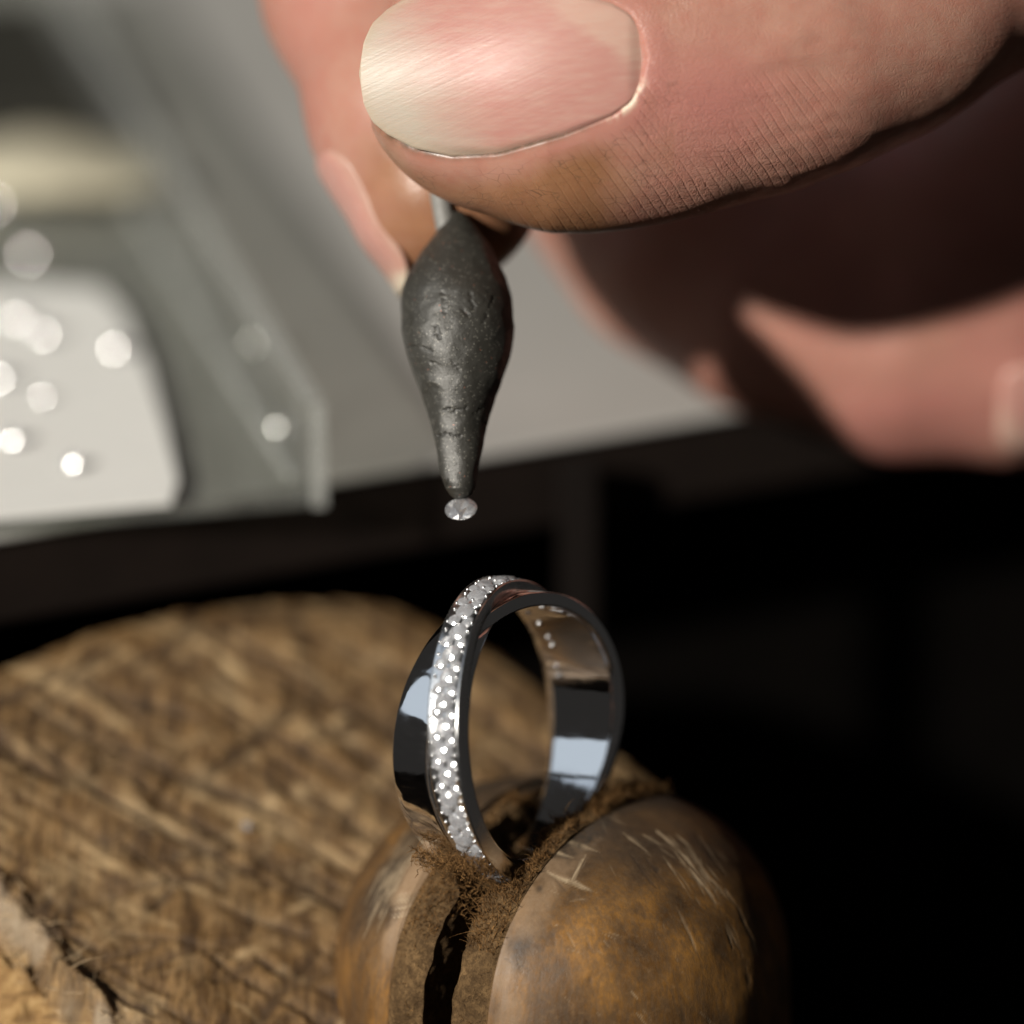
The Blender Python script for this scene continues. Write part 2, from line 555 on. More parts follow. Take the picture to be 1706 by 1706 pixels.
# ------------------------------------------------------------------ workbench
BZ = -1.06
nz = np.array((0, 0, 1.0))
E0 = ray_plane(-900, 1045, (0, 0, BZ), nz)
E1 = ray_plane(2200, 515, (0, 0, BZ), nz)
ed = (E1 - E0) / np.linalg.norm(E1 - E0)
eb = np.array((-ed[1], ed[0], 0))
if eb[1] < 0: eb = -eb
L_ = np.linalg.norm(E1 - E0)
bench = empty('workbench', (*(E0 + ed * L_ / 2 + eb * 15)[:2], -90),
              'jeweller workbench with a grey metal top and dark wooden front edge', 'workbench')
v, f = box_mesh(E0 - (0, 0, .06), ed * L_, eb * 45, (0, 0, .06))
bevel(obj('metal_sheet', v, f, M_SHEET, bench, smooth=False), 0.025)
v, f = box_mesh(E0 + eb * .06 - (0, 0, .72), ed * L_, eb * 44.9, (0, 0, .655))
bevel(obj('wooden_slab', v, f, M_DARKWOOD, bench, smooth=False), 0.04)
v, f = box_mesh(E0 + eb * 1.6 - (0, 0, 9), ed * L_, eb * 2.0, (0, 0, 8.27))
obj('apron', v, f, M_APRON, bench, smooth=False)
pp = ray_plane(965, 770, E0 - eb * .24, eb)
v, f = box_mesh((pp[0] - .15, pp[1], -89.9), (.30, 0, 0), (0, .10, 0), (0, 0, 89.9 + BZ - .10))
bevel(obj('post', v, f, M_POST, bench, smooth=False), 0.03)

# ------------------------------------------------------------------ clear box with loose stones
c0 = ray_plane(543, 842, (0, 0, BZ + .004), nz)
cl = ray_plane(0, 893, (0, 0, BZ + .004), nz)
bx = (cl - c0) / np.linalg.norm(cl - c0)           # along the front, leftwards
by = np.array((bx[1], -bx[0], 0))
if by[1] < 0: by = -by
BW, BD, BH, BT = 7.5, 12.5, .80, .16
case = empty('clear_box', c0 + bx * BW / 2 + by * BD / 2, 'open clear acrylic box holding loose diamonds on the grey bench', 'box')
up = np.array((0, 0, 1.0))
M_SIDE = M_CLEAR.copy(); M_SIDE.name = 'hazy_acrylic'
for nd in M_SIDE.node_tree.nodes:
    if nd.type == 'VALTORGB':
        nd.color_ramp.elements[0].color = (.03, .03, .03, 1); nd.color_ramp.elements[1].color = (.13, .13, .13, 1)
    if nd.type == 'BSDF_TRANSPARENT': nd.inputs[0].default_value = (.82, .83, .81, 1)
FT = .05
M_RIM = M_CLEAR.copy(); M_RIM.name = 'frosted_rim'
for nd in M_RIM.node_tree.nodes:
    if nd.type == 'VALTORGB':
        nd.color_ramp.elements[0].color = (.22, .22, .22, 1); nd.color_ramp.elements[1].color = (.42, .42, .42, 1)
v, f = box_mesh(c0 + up * (BH + .002) + by * .02 + bx * .02, bx * (BT - .04), by * (BD - .04), up * .035)
bevel(obj('rim', v, f, M_RIM, case, smooth=False), .012)
v, f = box_mesh(c0 - by * .034, bx * .10, by * .03, up * BH)
bevel(obj('corner_edge', v, f, M_RIM, case, smooth=False), .012)
v, f = box_mesh(c0 + bx * (BT + .006) + by * .3 + up * .1, bx * .06, by * (BD - .9), up * .05)
bevel(obj('rim', v, f, M_RIM, case, smooth=False), .012)
for nm, p, a, b in (('front_wall', c0, bx * BW, by * FT), ('back_wall', c0 + by * (BD - BT), bx * BW, by * BT),
                    ('side_wall', c0 + by * (FT + .003), bx * BT, by * (BD - BT - FT - .006)),
                    ('side_wall', c0 + by * (FT + .003) + bx * (BW - BT), bx * BT, by * (BD - BT - FT - .006))):
    v, f = box_mesh(p, a, b, up * (BH if nm != 'front_wall' else .10))
    bevel(obj(nm, v, f, M_CLEAR if nm == 'front_wall' else M_SIDE, case, smooth=False), 0.045 if nm != 'front_wall' else .02, 3)
v, f = box_mesh(c0 + bx * (BT + .003) + by * (FT + .003), bx * (BW - 2 * BT - .006), by * (BD - BT - FT - .006), up * .09)
obj('base', v, f, M_SIDE, case, smooth=False)
FLZ = BZ + .004 + .09
o_ = c0 + up * .094


def on_floor(px, py, z):
    return ray_plane(px, py, (0, 0, z), nz)


# white card: curved right edge, lying on the base
ca = [(296, 800), (275, 710), (246, 610), (205, 520), (165, 478), (60, 470), (-200, 470), (-400, 480)]
cf_ = c0 + by * (FT + .01)
cf_[2] = FLZ + .03
cp_ = np.array([cf_ + bx * 1.12] + [on_floor(x, y, FLZ + .03) for x, y in ca] + [cf_ + bx * (BW - .4)])
nb = len(cp_)
v = np.concatenate([cp_ - up * .026, cp_])
f = [tuple(range(nb))[::-1], tuple(range(nb, 2 * nb))] + [(i, (i + 1) % nb, nb + (i + 1) % nb, nb + i) for i in range(nb)]
tag(obj('white_card', v, f, M_CARD, smooth=False), 'white card lying in the front of the clear box under loose diamonds', 'card')
v, f = box_mesh(on_floor(175, 235, FLZ + .01), bx * 6, by * 3.4, up * .35)
tag(bevel(obj('dark_pad', v, f, M_FOAM, smooth=False), .08, 3), 'dark grey pad in the back of the clear box', 'pad')
# added cream roll, modelled in place of a cream reflection
pa, pb = on_floor(262, 318, FLZ + .05), on_floor(-140, 300, FLZ + .05)
n1_, n2_ = 24, 20
ax_ = (pb - pa); axn = ax_ / np.linalg.norm(ax_)
sd_ = np.cross(axn, up); sd_ /= np.linalg.norm(sd_)
v = []
for i in range(n1_):
    q = .25 + .75 * math.sin(math.pi * (.06 + .88 * i / (n1_ - 1))) ** 1.3
    for j in range(n2_):
        a = 2 * math.pi * j / n2_
        v.append(pa + ax_ * i / (n1_ - 1) + up * (.02 + .17 * q * (1 + math.sin(a))) + sd_ * .75 * q * math.cos(a) * (1 + .15 * math.sin(i * 1.7 + 2 * j)))
f = [tuple(q) for q in grid_faces(n1_, n2_, False, True)] + [tuple(range(n2_))[::-1], tuple(range((n1_ - 1) * n2_, n1_ * n2_))]
tag(obj('reflection_roll', v, f, M_REFLECT), 'added cream roll standing in for a reflection between the dark pad and the white card', 'reflection')


# ------------------------------------------------------------------ brilliant cut stone (unit diameter, table up, z axis)
def brilliant(nseg=8, pav=0.43, crown=0.19, table=0.50):
    v, f = [], []
    n = nseg
    T = [(table / 2 * math.cos(2 * math.pi * i / n), table / 2 * math.sin(2 * math.pi * i / n), crown) for i in range(n)]
    Mi = [(.375 * math.cos(2 * math.pi * (i + .5) / n), .375 * math.sin(2 * math.pi * (i + .5) / n), crown * .62) for i in range(n)]
    G = [(.5 * math.cos(math.pi * i / n), .5 * math.sin(math.pi * i / n), .015) for i in range(2 * n)]
    G2 = [(x, y, -.015) for x, y, z in G]
    Pm = [(.19 * math.cos(2 * math.pi * (i + .5) / n), .19 * math.sin(2 * math.pi * (i + .5) / n), -pav * .60) for i in range(n)]
    v = T + Mi + G + G2 + Pm + [(0, 0, -pav)]
    t0, m0, g0, h0, p0, c0_ = 0, n, 2 * n, 4 * n, 6 * n, 7 * n
    f.append(tuple(range(n)))
    for i in range(n):
        j = (i + 1) % n
        f.append((t0 + i, m0 + i, t0 + j))
        f.append((t0 + i, m0 + (i - 1) % n, g0 + 2 * i, m0 + i))
        f.append((m0 + i, g0 + 2 * i, g0 + 2 * i + 1))
        f.append((m0 + i, g0 + 2 * i + 1, g0 + (2 * i + 2) % (2 * n)))
        f.append((h0 + 2 * i, p0 + i, h0 + 2 * i + 1)); f.append((h0 + 2 * i + 1, p0 + i, h0 + (2 * i + 2) % (2 * n)))
        f.append((h0 + (2 * i + 2) % (2 * n), p0 + i, c0_, p0 + j))
    for i in range(2 * n):
        j = (i + 1) % (2 * n)
        f.append((g0 + i, h0 + i, h0 + j, g0 + j))
    me = mesh('brilliant', np.array(v), f, smooth=False)
    import bmesh
    bm = bmesh.new(); bm.from_mesh(me)
    bmesh.ops.recalc_face_normals(bm, faces=bm.faces)
    bm.to_mesh(me); bm.free()
    me.materials.append(M_DIA)
    return me


STONE = brilliant()
M_DIAS = M_DIA.copy()
M_DIAS.name = 'set_diamond_facets'
for nd in M_DIAS.node_tree.nodes:
    if nd.type == 'MIX_SHADER': nd.inputs[0].default_value = 0.22
    if nd.type == 'BSDF_PRINCIPLED': nd.inputs['IOR'].default_value = 2.4
M_LOOSE = M_DIA.copy(); M_LOOSE.name = 'loose_diamond_facets'
M_LOOSE.node_tree.nodes['Principled BSDF'].inputs['Roughness'].default_value = .16
M_DIAS.node_tree.nodes['Principled BSDF'].inputs['Roughness'].default_value = .15
STONE_LOOSE = STONE.copy(); STONE_LOOSE.materials[0] = M_LOOSE
STONE_SET = STONE.copy()
STONE_SET.materials[0] = M_DIAS


KEYPOS = np.array(bpy.data.objects['sunbeam_lamp'].location)
FACETN = [np.array(p.normal) for p in STONE.polygons if p.normal[2] > .3]


def glint(loc, q, maxdeg):
    """seat a stone by a few degrees so that its nearest facet flashes"""
    loc = np.asarray(loc, float)
    a = KEYPOS - loc; a /= np.linalg.norm(a)
    b = np.array(cam.location) - loc; b /= np.linalg.norm(b)
    h = Vector((a + b) / np.linalg.norm(a + b))
    best = max((q @ Vector(n) for n in FACETN), key=lambda n: n.dot(h))
    if math.degrees(best.angle(h)) < maxdeg:
        return best.rotation_difference(h) @ q
    return q


def stone(name, loc, axis, size, parent=None, spin=0.0, flash=0.0):
    o = bpy.data.objects.new(name, STONE_SET if name == 'set_diamond' else STONE)
    COL.objects.link(o)
    q = Vector([float(c) for c in axis]).to_track_quat('Z', 'Y') @ Matrix.Rotation(spin, 3, 'Z').to_quaternion()
    if flash: q = glint(loc, q, flash)
    o.rotation_mode = 'QUATERNION'
    o.rotation_quaternion = q
    o.scale = (size,) * 3
    l = Vector([float(c) for c in loc])
    if parent:
        o.parent = parent
        l = l - world_loc(parent)
    o.location = l
    return o


loose = [
    (47, 432, .20, 'loose diamond in the clear box, alone on bare base behind the white card'),
    (197, 592, .20, 'loose diamond near the curved right edge of the white card'),
    (22, 742, .19, 'bright loose diamond at the left front of the white card'),
    (120, 783, .18, 'loose diamond nearest the front wall of the clear box'),
    (38, 540, .20, 'loose diamond at the back of the white card, left in its pair'),
    (78, 566, .19, 'loose diamond at the back of the white card, right in its pair'),
    (8, 640, .20, 'loose diamond in the middle of the white card by the photo edge'),
    (70, 668, .13, 'small faint loose diamond in the middle of the white card'),
    (432, 580, .20, 'added diamond standing in for a highlight on the right side wall of the clear box, farther one'),  # stone added in place of a highlight on the wall
    (474, 722, .22, 'added diamond standing in for a highlight on the right side wall of the clear box, nearer the corner'),  # likewise added for the wall highlight nearer the corner
    (-6, 350, .20, 'loose diamond cut by the photo edge beside the cream reflection roll'),
]
for i, (px, py, sz, lab) in enumerate(loose):
    on_card = py > 475 and px < 300
    sz *= .75
    z = FLZ + (.031 if on_card else .002)
    p = on_floor(px, py, z)
    ang = math.atan2(.43, .5)
    a = RNG.uniform(-2.4, -.6)
    # lies on its pavilion: tilted so that one side of the cone touches
    axis = np.array((math.cos(a) * math.sin(math.pi / 2 - ang * 1.0), math.sin(a) * math.sin(math.pi / 2 - ang), math.cos(math.pi / 2 - ang)))
    h = .5 * sz * math.sin(math.pi / 2 - ang) + .005
    o = stone('loose_diamond', p + up * h, axis, sz, None, RNG.uniform(0, 1), 60)
    o.data = STONE_LOOSE
    tag(o, lab, 'diamond', 'loose diamonds in the clear box')


# ------------------------------------------------------------------ bench pin (worn board)
PB = wp(560, 1690, .80)
bn = np.cross(wp(600, 975, 3.45) - PB, wp(150, 1600, .62) - PB)
bn = bn / bn[2]
TX, TB = -bn[0], -bn[1]                         # slopes of the board
bn /= np.linalg.norm(bn)
outl = [(-500, 1290), (-200, 1150), (0, 1088), (150, 1032), (300, 996), (450, 978), (560, 974), (640, 984), (700, 1006), (760, 1034), (825, 1064), (895, 1122),
        (960, 1172), (1041, 1241), (1100, 1290), (1190, 1365), (1240, 1440), (1250, 1560), (1150, 1760), (900, 1960), (520, 2020), (330, 1850),
        (215, 1715), (150, 1655), (100, 1612), (60, 1560), (20, 1490), (-60, 1425), (-200, 1330), (-520, 1310)]
OP = np.array([ray_plane(x, y, PB, bn)[:2] for x, y in outl])


def poly_sd(P, Q):
    """signed distance, negative inside"""
    d = np.full(len(P), 1e9)
    ins = np.zeros(len(P), bool)
    for i in range(len(Q)):
        a, b = Q[i], Q[(i + 1) % len(Q)]
        ab = b - a
        t = np.clip(((P - a) @ ab) / (ab @ ab), 0, 1)
        d = np.minimum(d, np.hypot(*(P - a - t[:, None] * ab).T))
        cond = ((a[1] > P[:, 1]) != (b[1] > P[:, 1]))
        with np.errstate(divide='ignore', invalid='ignore'):
            xi = (b[0] - a[0]) * (P[:, 1] - a[1]) / (b[1] - a[1]) + a[0]
        ins ^= cond & (P[:, 0] < xi)
    return np.where(ins, -d, d)


x0, x1 = -5.6, OP[:, 0].max() + .7
y0, y1 = OP[:, 1].min() - .7, OP[:, 1].max() + .7
RES = .022
gx, gy = np.arange(x0, x1, RES), np.arange(y0, y1, RES)
GX, GY = np.meshgrid(gx, gy, indexing='ij')
P2 = np.stack([GX.ravel(), GY.ravel()], -1)
P3 = np.concatenate([P2, np.zeros((len(P2), 1))], 1)
wob = .05 * fbm(P3 * 1.2, 3, 4)
sd = poly_sd(P2, OP)
# the broken end: on the near left
brk_a, brk_b = np.array(OP[22]), np.array(OP[27])
bd = brk_b - brk_a; bd /= np.linalg.norm(bd)
bnrm = np.array((-bd[1], bd[0]))
if (bnrm @ (np.array(OP[10]) - brk_a)) > 0: bnrm = -bnrm
outb = (P2 - brk_a) @ bnrm
front = sstep(-.5, .1, outb)                       # 1 on the broken side
rag = .10 * fbm(P3 * np.array((3.0, 3.0, 1)), 21, 4) + .05 * fbm(P3 * 9, 5, 3)
sd_r = sd + wob * (.12 + .4 * front) + rag * front
# grooves and cuts
cut = np.zeros(GX.shape); gou_shade = np.zeros(GX.shape)


def stroke(arr, p, ang, ln, wd, amt):
    d = np.array((math.cos(ang), math.sin(ang)))
    m = ln / 2 + wd * 3
    i0, i1 = np.searchsorted(gx, (p[0] - m, p[0] + m)); j0, j1 = np.searchsorted(gy, (p[1] - m, p[1] + m))
    if i1 <= i0 or j1 <= j0: return
    X, Y = GX[i0:i1, j0:j1] - p[0], GY[i0:i1, j0:j1] - p[1]
    s = X * d[0] + Y * d[1]
    t = -X * d[1] + Y * d[0] + .04 * np.sin(s * 2.2 + p[0] * 9)
    w = wd * np.sqrt(np.clip(1 - (2 * s / ln) ** 2, 0, 1)) + 1e-4
    arr[i0:i1, j0:j1] = np.maximum(arr[i0:i1, j0:j1], amt * np.clip(1.25 - np.abs(t) / w, 0, 1) * (np.abs(s) < ln / 2))


def px_dir(x, y, x2, y2):
    a, b = ray_plane(x, y, PB, bn), ray_plane(x2, y2, PB, bn)
    return math.atan2(b[1] - a[1], b[0] - a[0])


dA = px_dir(200, 1300, 520, 1470)      # down to the right
dB = px_dir(300, 1420, 520, 1290)      # up to the right
for k in range(620):
    p = (RNG.uniform(x0, x1), RNG.uniform(y0, y1))
    near = RNG.random() < .62
    base = dA if near else dB
    stroke(cut, p, base + RNG.normal(0, .16), RNG.uniform(.15, 1.1) * (1.3 if near else .8), RNG.uniform(.012, .055), RNG.uniform(.3, 1.0))
for k in range(520):
    p = (RNG.uniform(x0, x1), RNG.uniform(y0, y1))
    stroke(gou_shade, p, (dA if RNG.random() < .6 else dB) + RNG.normal(0, .18), RNG.uniform(.2, 1.4), RNG.uniform(.015, .06), RNG.uniform(.4, 1.0))
for px, py, ang, ln, wd in ((350, 1085, 0, 1.1, .09), (115, 1150, 0, 1.0, .09), (255, 1110, 0, .8, .06), (490, 1220, 0, .55, .05), (350, 1290, 1, .5, .05), (480, 1330, 1, .55, .07)):
    p = ray_plane(px, py, PB, bn)
    stroke(cut, p, (dB if ang else dA) - .12, ln, wd, 1.0)
for k in range(90):
    p = (RNG.uniform(x0, x1), RNG.uniform(y0, y1))
    stroke(cut if k % 2 else gou_shade, p, dA + RNG.normal(0, .07), RNG.uniform(1.0, 2.6), RNG.uniform(.022, .05), RNG.uniform(.6, 1.0))
# the long pale scores crossing the top
for (xa, ya, xb, yb, wd) in ((190, 1330, 480, 1500, .035), (90, 1370, 330, 1520, .03), (300, 1355, 370, 1480, .022), (420, 1560, 620, 1440, .03)):
    a, b = ray_plane(xa, ya, PB, bn), ray_plane(xb, yb, PB, bn)
    stroke(cut, (a + b) / 2, px_dir(xa, ya, xb, yb), np.linalg.norm(b - a), wd, .95)
cut, gou_shade = cut.ravel(), gou_shade.ravel()
brkup = np.clip(.55 + .9 * fbm(P3 * 5, 41, 3), 0, 1)
cut *= brkup
plane = PB[2] + TB * (P2[:, 1] - PB[1]) + TX * (P2[:, 0] - PB[0])
rel = .05 * fbm(P3 * np.array((1.4, 1.4, 1)), 9, 3) + .012 * fbm(P3 * 7, 13, 3) - .07 * gou_shade + .012 * cut
# edge profile: rounded on the worn sides, split on the broken one
drop_round = np.where(sd_r > -.35, (np.clip(sd_r + .35, 0, None)) ** 2 * .9, 0) + np.clip(sd_r, 0, None) * 7
fib = .05 * fbm(np.stack([P2 @ bd * 1.0, plane * 0, (P2 @ bnrm) * 16], -1), 31, 4) + .03 * fbm(P3 * 10, 33, 3)
drop_break = np.clip(sd_r + .02, 0, None) * 1.15 + sstep(-.05, .1, sd_r) * (.10 + fib)
drop = drop_round * (1 - front) + drop_break * front
lip = front * np.exp(-((sd_r + .04) / .09) ** 2) * (.05 + .10 * fbm(P3 * 5, 51, 4))
rel = rel * (1 - .75 * sstep(-.7, -.15, sd) * (1 - front))
Z = plane + rel * (1 - .5 * sstep(0, .2, sd_r)) + lip - np.minimum(drop, 2.2)
raw = sstep(.02, .12, sd_r) * front
gou_shade = np.maximum(gou_shade, .75 * front * np.exp(-((sd + .22) / .16) ** 2) * np.clip(.6 + fbm(P3 * 4, 63, 3), 0, 1))  # dark band inside the broken edge: shade beside the lip, painted in
spl = front * np.exp(-((sd_r - .02) / .055) ** 2) * np.clip(.35 + 1.5 * fbm(P3 * 3.2, 61, 4), 0, 1)
VB = np.stack([P2[:, 0], P2[:, 1], Z], -1)
FB = grid_faces(len(gx), len(gy))
keepv = (np.minimum(drop, 2.2) < 2.19)
FB = FB[keepv[FB].any(1)]
used = np.unique(FB); remap = -np.ones(len(VB), int); remap[used] = np.arange(len(used))
pin = empty('bench_pin', (*(OP.mean(0)), float(PB[2]) - 1.6), 'worn wooden bench pin board scored all over, with a split near end', 'board')
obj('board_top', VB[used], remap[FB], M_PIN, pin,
    dict(cut=cut[used], gouge_shade=(gou_shade * .8)[used], raw=raw[used], splinter=spl[used]))
# underside block so that the board is a solid piece
bo = OP + (OP.mean(0) - OP) * .03
nb = len(bo)
zt = PB[2] + TB * (bo[:, 1] - PB[1]) + TX * (bo[:, 0] - PB[0])
v = np.concatenate([np.c_[bo, zt - 2.4], np.c_[bo, zt - 1.3]])
f = [tuple(range(nb))[::-1], tuple(range(nb, 2 * nb))] + [(i, (i + 1) % nb, nb + (i + 1) % nb, nb + i) for i in range(nb)]
obj('board_block', v, f, M_DARKWOOD, pin, smooth=False)
# splinters along the broken edge
SV, SF = [], []


def strand(pts, r, SV, SF):
    pts = np.asarray(pts, float)
    n = len(pts)
    b0 = len(SV)
    for i in range(n):
        t = pts[min(i + 1, n - 1)] - pts[max(i - 1, 0)]
        t /= np.linalg.norm(t) + 1e-9
        a = np.cross(t, (.3, .5, .81)); a /= np.linalg.norm(a) + 1e-9
        b = np.cross(t, a)
        rr = r * (1 - .85 * i / (n - 1))
        for k in range(3):
            w = 2 * math.pi * k / 3
            SV.append(pts[i] + rr * (a * math.cos(w) + b * math.sin(w)))
    for i in range(n - 1):
        for k in range(3):
            k2 = (k + 1) % 3
            SF.append((b0 + i * 3 + k, b0 + i * 3 + k2, b0 + i * 3 + 3 + k2, b0 + i * 3 + 3 + k))


cand = np.where((np.abs(sd_r) < .14) & (front > .6) & (P2[:, 0] > -4.4))[0]
for k in RNG.choice(cand, min(260, len(cand)), replace=False):
    p = VB[k]
    d = np.array((-bd[0], -bd[1], 0)) * RNG.choice((-1, 1)) + RNG.normal(0, .6, 3); d[2] = abs(d[2]) * .8; d /= np.linalg.norm(d)
    ln = RNG.uniform(.05, .22)
    strand([p, p + d * ln * .5 + RNG.normal(0, .012, 3), p + d * ln + RNG.normal(0, .03, 3)], RNG.uniform(.004, .010), SV, SF)
M_SPL = mat_simple('splinter_wood', (0.46, 0.33, 0.19), .7, .3, 6, .1)
tag(obj('splinters', SV, np.array(SF), M_SPL, pin, fix=False), kind='stuff')
chip = ray_plane(410, 1383, PB, bn)
tag(stone('diamond_chip', chip + bn * .05, (.3, -.5, .8), .075), 'tiny glinting diamond chip lying on the scored wooden board', 'diamond')

# ------------------------------------------------------------------ ring clamp
def frame(q):
    q = math.radians(q)
    u = np.array((0, math.cos(q), -math.sin(q)))
    fw = np.array((0, math.sin(q), math.cos(q)))
    X = np.array((1.0, 0, 0))
    a = .82 * X - .572 * fw
    e = -.572 * X - .82 * fw
    return [v2w(k) for k in (a, e, u)]


cA, cE, cU = frame(17)
rA, rE, rU = frame(7)
RING_C = wp(850, 1216, .17)
RAD = 1.56
axis_pt = wp(938, 1327, .75)                     # top of the clamp on its axis
TOPH = 1.35                                       # height of the dome
axis0 = axis_pt - cU * TOPH                       # where the dome starts
NEXP = 2.45
SLOT = .405
th_max = math.acos((SLOT / RAD) ** (NEXP / 2))
prof = []
for i in range(160):
    t = th_max * (1 - i / 159)
    prof.append((RAD * math.cos(t) ** (2 / NEXP), TOPH * math.sin(t) ** (2 / NEXP)))
for i in range(1, 60):
    z = -3.6 * i / 59
    prof.append((RAD + .05 * (-z) ** 1.0 * .6, z))
prof = np.array(prof)                             # top .. bottom (r, z)
prof[0, 0] = SLOT + 1e-4
clamp = empty('ring_clamp', axis0 - cU * 3.6, 'worn brown wooden ring clamp with split leather lined jaws gripping the ring', 'clamp')


def clamp_pt(A, E, Uz):
    return axis0 + np.asarray(A)[..., None] * cA + np.asarray(E)[..., None] * cE + np.asarray(Uz)[..., None] * cU


ringEc = (RING_C - axis0) @ cE
ringUc = (RING_C - axis0) @ cU
NU = 401


def seg_field(U, H, segs):
    """strokes in (arc position, height) space; returns a mask"""
    m = np.zeros(U.shape)
    for (u0, h0, u1, h1, w, a, bend) in segs:
        d = np.array((u1 - u0, h1 - h0)); L = np.hypot(*d) + 1e-9; d = d / L
        s = (U - u0) * d[0] + (H - h0) * d[1]
        t = -(U - u0) * d[1] + (H - h0) * d[0]
        t = t - bend * np.clip(s / L, 0, 1) * (1 - np.clip(s / L, 0, 1)) * 4
        ww = .85 * w * np.clip(1 - np.abs(2 * s / L - .8) ** 1.5, 0, 1) * (1 + .45 * vnoise(np.stack([s * .07, 0 * s, 0 * s + u0], -1), 3)) + 1e-5
        a = a * np.clip(.62 + .95 * vnoise(np.stack([t * .42, s * .018, 0 * s + h0], -1), 4), 0, 1)
        m = np.maximum(m, a * np.clip(1.4 - np.abs(t) / ww, 0, 1) * ((s > 0) & (s < L)))
    return m


def make_jaw(sgn, label, segs, bare, greyfun, cracks):
    r, z = prof[:, 0], prof[:, 1]
    al = np.arccos(np.clip(SLOT / r, -1, 1))
    u = np.linspace(-1, 1, NU)
    u = np.sign(u) * np.abs(u) ** .9
    Ug, Rg = np.meshgrid(u, r); _, Zg = np.meshgrid(u, z); _, Al = np.meshgrid(u, al)
    ang = Ug * Al                                 # +: towards cE (near)
    # flat worn strip beside the slot and soft lip
    edge = sstep(.80, 1.0, np.abs(Ug))
    A0, E0_ = Rg * np.cos(ang), Rg * np.sin(ang)
    P = np.stack([A0, E0_, Zg], -1)
    nz_ = .014 * fbm(P * 1.8 + 5 * sgn, 71, 2) + .0012 * fbm(P * 9, 73, 2)
    arc = ang * Rg                                # centimetres along the surface, 0 at the middle of the jaw
    edge_arc = np.abs(Al * Rg) - np.abs(arc)
    vv_ = w2v(clamp_pt(A0 * sgn, E0_, Zg))
    fx, fy = to_px(vv_)
    seen = vv_[..., 2] < w2v(axis_pt[None])[0, 2] + .35
    scr = seg_field(fx, fy, segs) * seen
    crk = seg_field(fx, fy, cracks) * seen
    brk_ = np.clip(.8 + .7 * fbm(P * np.array((14, 14, 5)), 81, 3), 0, 1)
    scr = scr * brk_
    bar = bare(arc, Zg, edge_arc, fx, fy) * np.clip(.5 + 1.3 * fbm(P * np.array((5, 5, 3)), 91, 4), 0, 1)
    gre = greyfun(arc, Zg, edge_arc)
    dent = np.maximum(crk, 0) + np.clip(fbm(P * np.array((6, 6, 3.0)), 95, 4) - .80, 0, 1) * 2.0
    R2 = Rg + nz_ - .02 * sstep(.12, 0, edge_arc) - .008 * scr - .006 * np.clip(dent, 0, 1)
    A0, E0_ = R2 * np.cos(ang), R2 * np.sin(ang)
    A0 = np.maximum(A0, SLOT - .0)
    nr = len(r)
    V = clamp_pt(A0 * sgn, E0_, Zg + nz_ * .6).reshape(-1, 3)
    F = [tuple(q) for q in grid_faces(nr, NU)]
    for i in range(nr - 1):
        F.append((i * NU, i * NU + NU - 1, (i + 1) * NU + NU - 1, (i + 1) * NU))
    F.append(tuple((nr - 1) * NU + k for k in range(NU)))
    o = obj('jaw', V, F, M_CLAMP, clamp, dict(scratch=scr.ravel(), bare=bar.ravel(), grey=gre.ravel(), dent=np.clip(dent, 0, 1).ravel()))
    o['label'] = label
    return o


# wear marks of the visible side: (x0, y0, x1, y1, half width, strength, bend), in photo pixels
rs = [(1037, 1388, 1086, 1426, 3, .8, 0), (1070, 1391, 1154, 1449, 6, 1, -3), (1093, 1384, 1168, 1463, 5, 1, -4), (1126, 1391, 1206, 1482, 4, 1, -5),
      (1206, 1482, 1248, 1552, 3.5, 1, -3), (1149, 1445, 1201, 1520, 5, 1, -3), (1201, 1520, 1243, 1609, 4, 1, -4), (1243, 1609, 1250, 1674, 2.5, .9, -2),
      (1168, 1449, 1234, 1529, 3, .9, -4), (1234, 1529, 1269, 1613, 2.5, .9, -4), (1201, 1524, 1224, 1590, 3.5, .8, -2), (1160, 1396, 1225, 1445, 2.5, .5, -4),
      (1128, 1515, 1163, 1600, 4.5, .9, -2), (976, 1424, 943, 1489, 6, 1, 0), (910, 1452, 1006, 1492, 6, 1, 2), (929, 1402, 1009, 1424, 5, .9, -2),
      (915, 1419, 962, 1431, 4, .8, 0), (948, 1502, 980, 1497, 3, .6, 0), (893, 1430, 905, 1455, 3, .6, 0), (1050, 1650, 1066, 1668, 4, .7, 0), (905, 1412, 935, 1406, 4, .7, 0)]
for k in range(26):
    x, y = 1095 + RNG.uniform(0, 70), 1388 + RNG.uniform(0, 60)
    ln = RNG.uniform(30, 120)
    rs.append((x, y, x + ln * .55, y + ln * .83, RNG.uniform(1.2, 2.4), RNG.uniform(.4, .9), RNG.uniform(-6, -1)))
for k in range(60):
    x, y = RNG.uniform(850, 1260), RNG.uniform(1350, 1690)
    a = RNG.uniform(.2, 1.3); ln = RNG.uniform(10, 45)
    rs.append((x, y, x + ln * math.cos(a), y + ln * math.sin(a), RNG.uniform(.9, 1.8), RNG.uniform(.2, .5), 0))
make_jaw(+1, 'right jaw of the clamp, orange brown with long pale scratches on its shoulder', rs,
         lambda a, z, e, x, y: sstep(.30, .16, e) * (a > 0) * sstep(-.6, .6, z) * .5,
         lambda a, z, e: np.clip(sstep(.85, 1.3, z) * .8 + sstep(.3, .1, e) * .25, 0, 1),
         [(838, 1598, 862, 1606, 2.2, 1, 0), (862, 1606, 892, 1620, 1.8, .9, 0), (905, 1470, 930, 1500, 3, .6, 0), (925, 1466, 950, 1492, 2.5, .5, 0),
          (1050, 1425, 1100, 1490, 9, .5, 0), (1075, 1430, 1120, 1490, 6, .4, 0), (1010, 1376, 1040, 1380, 3, .5, 0)])
ls = []
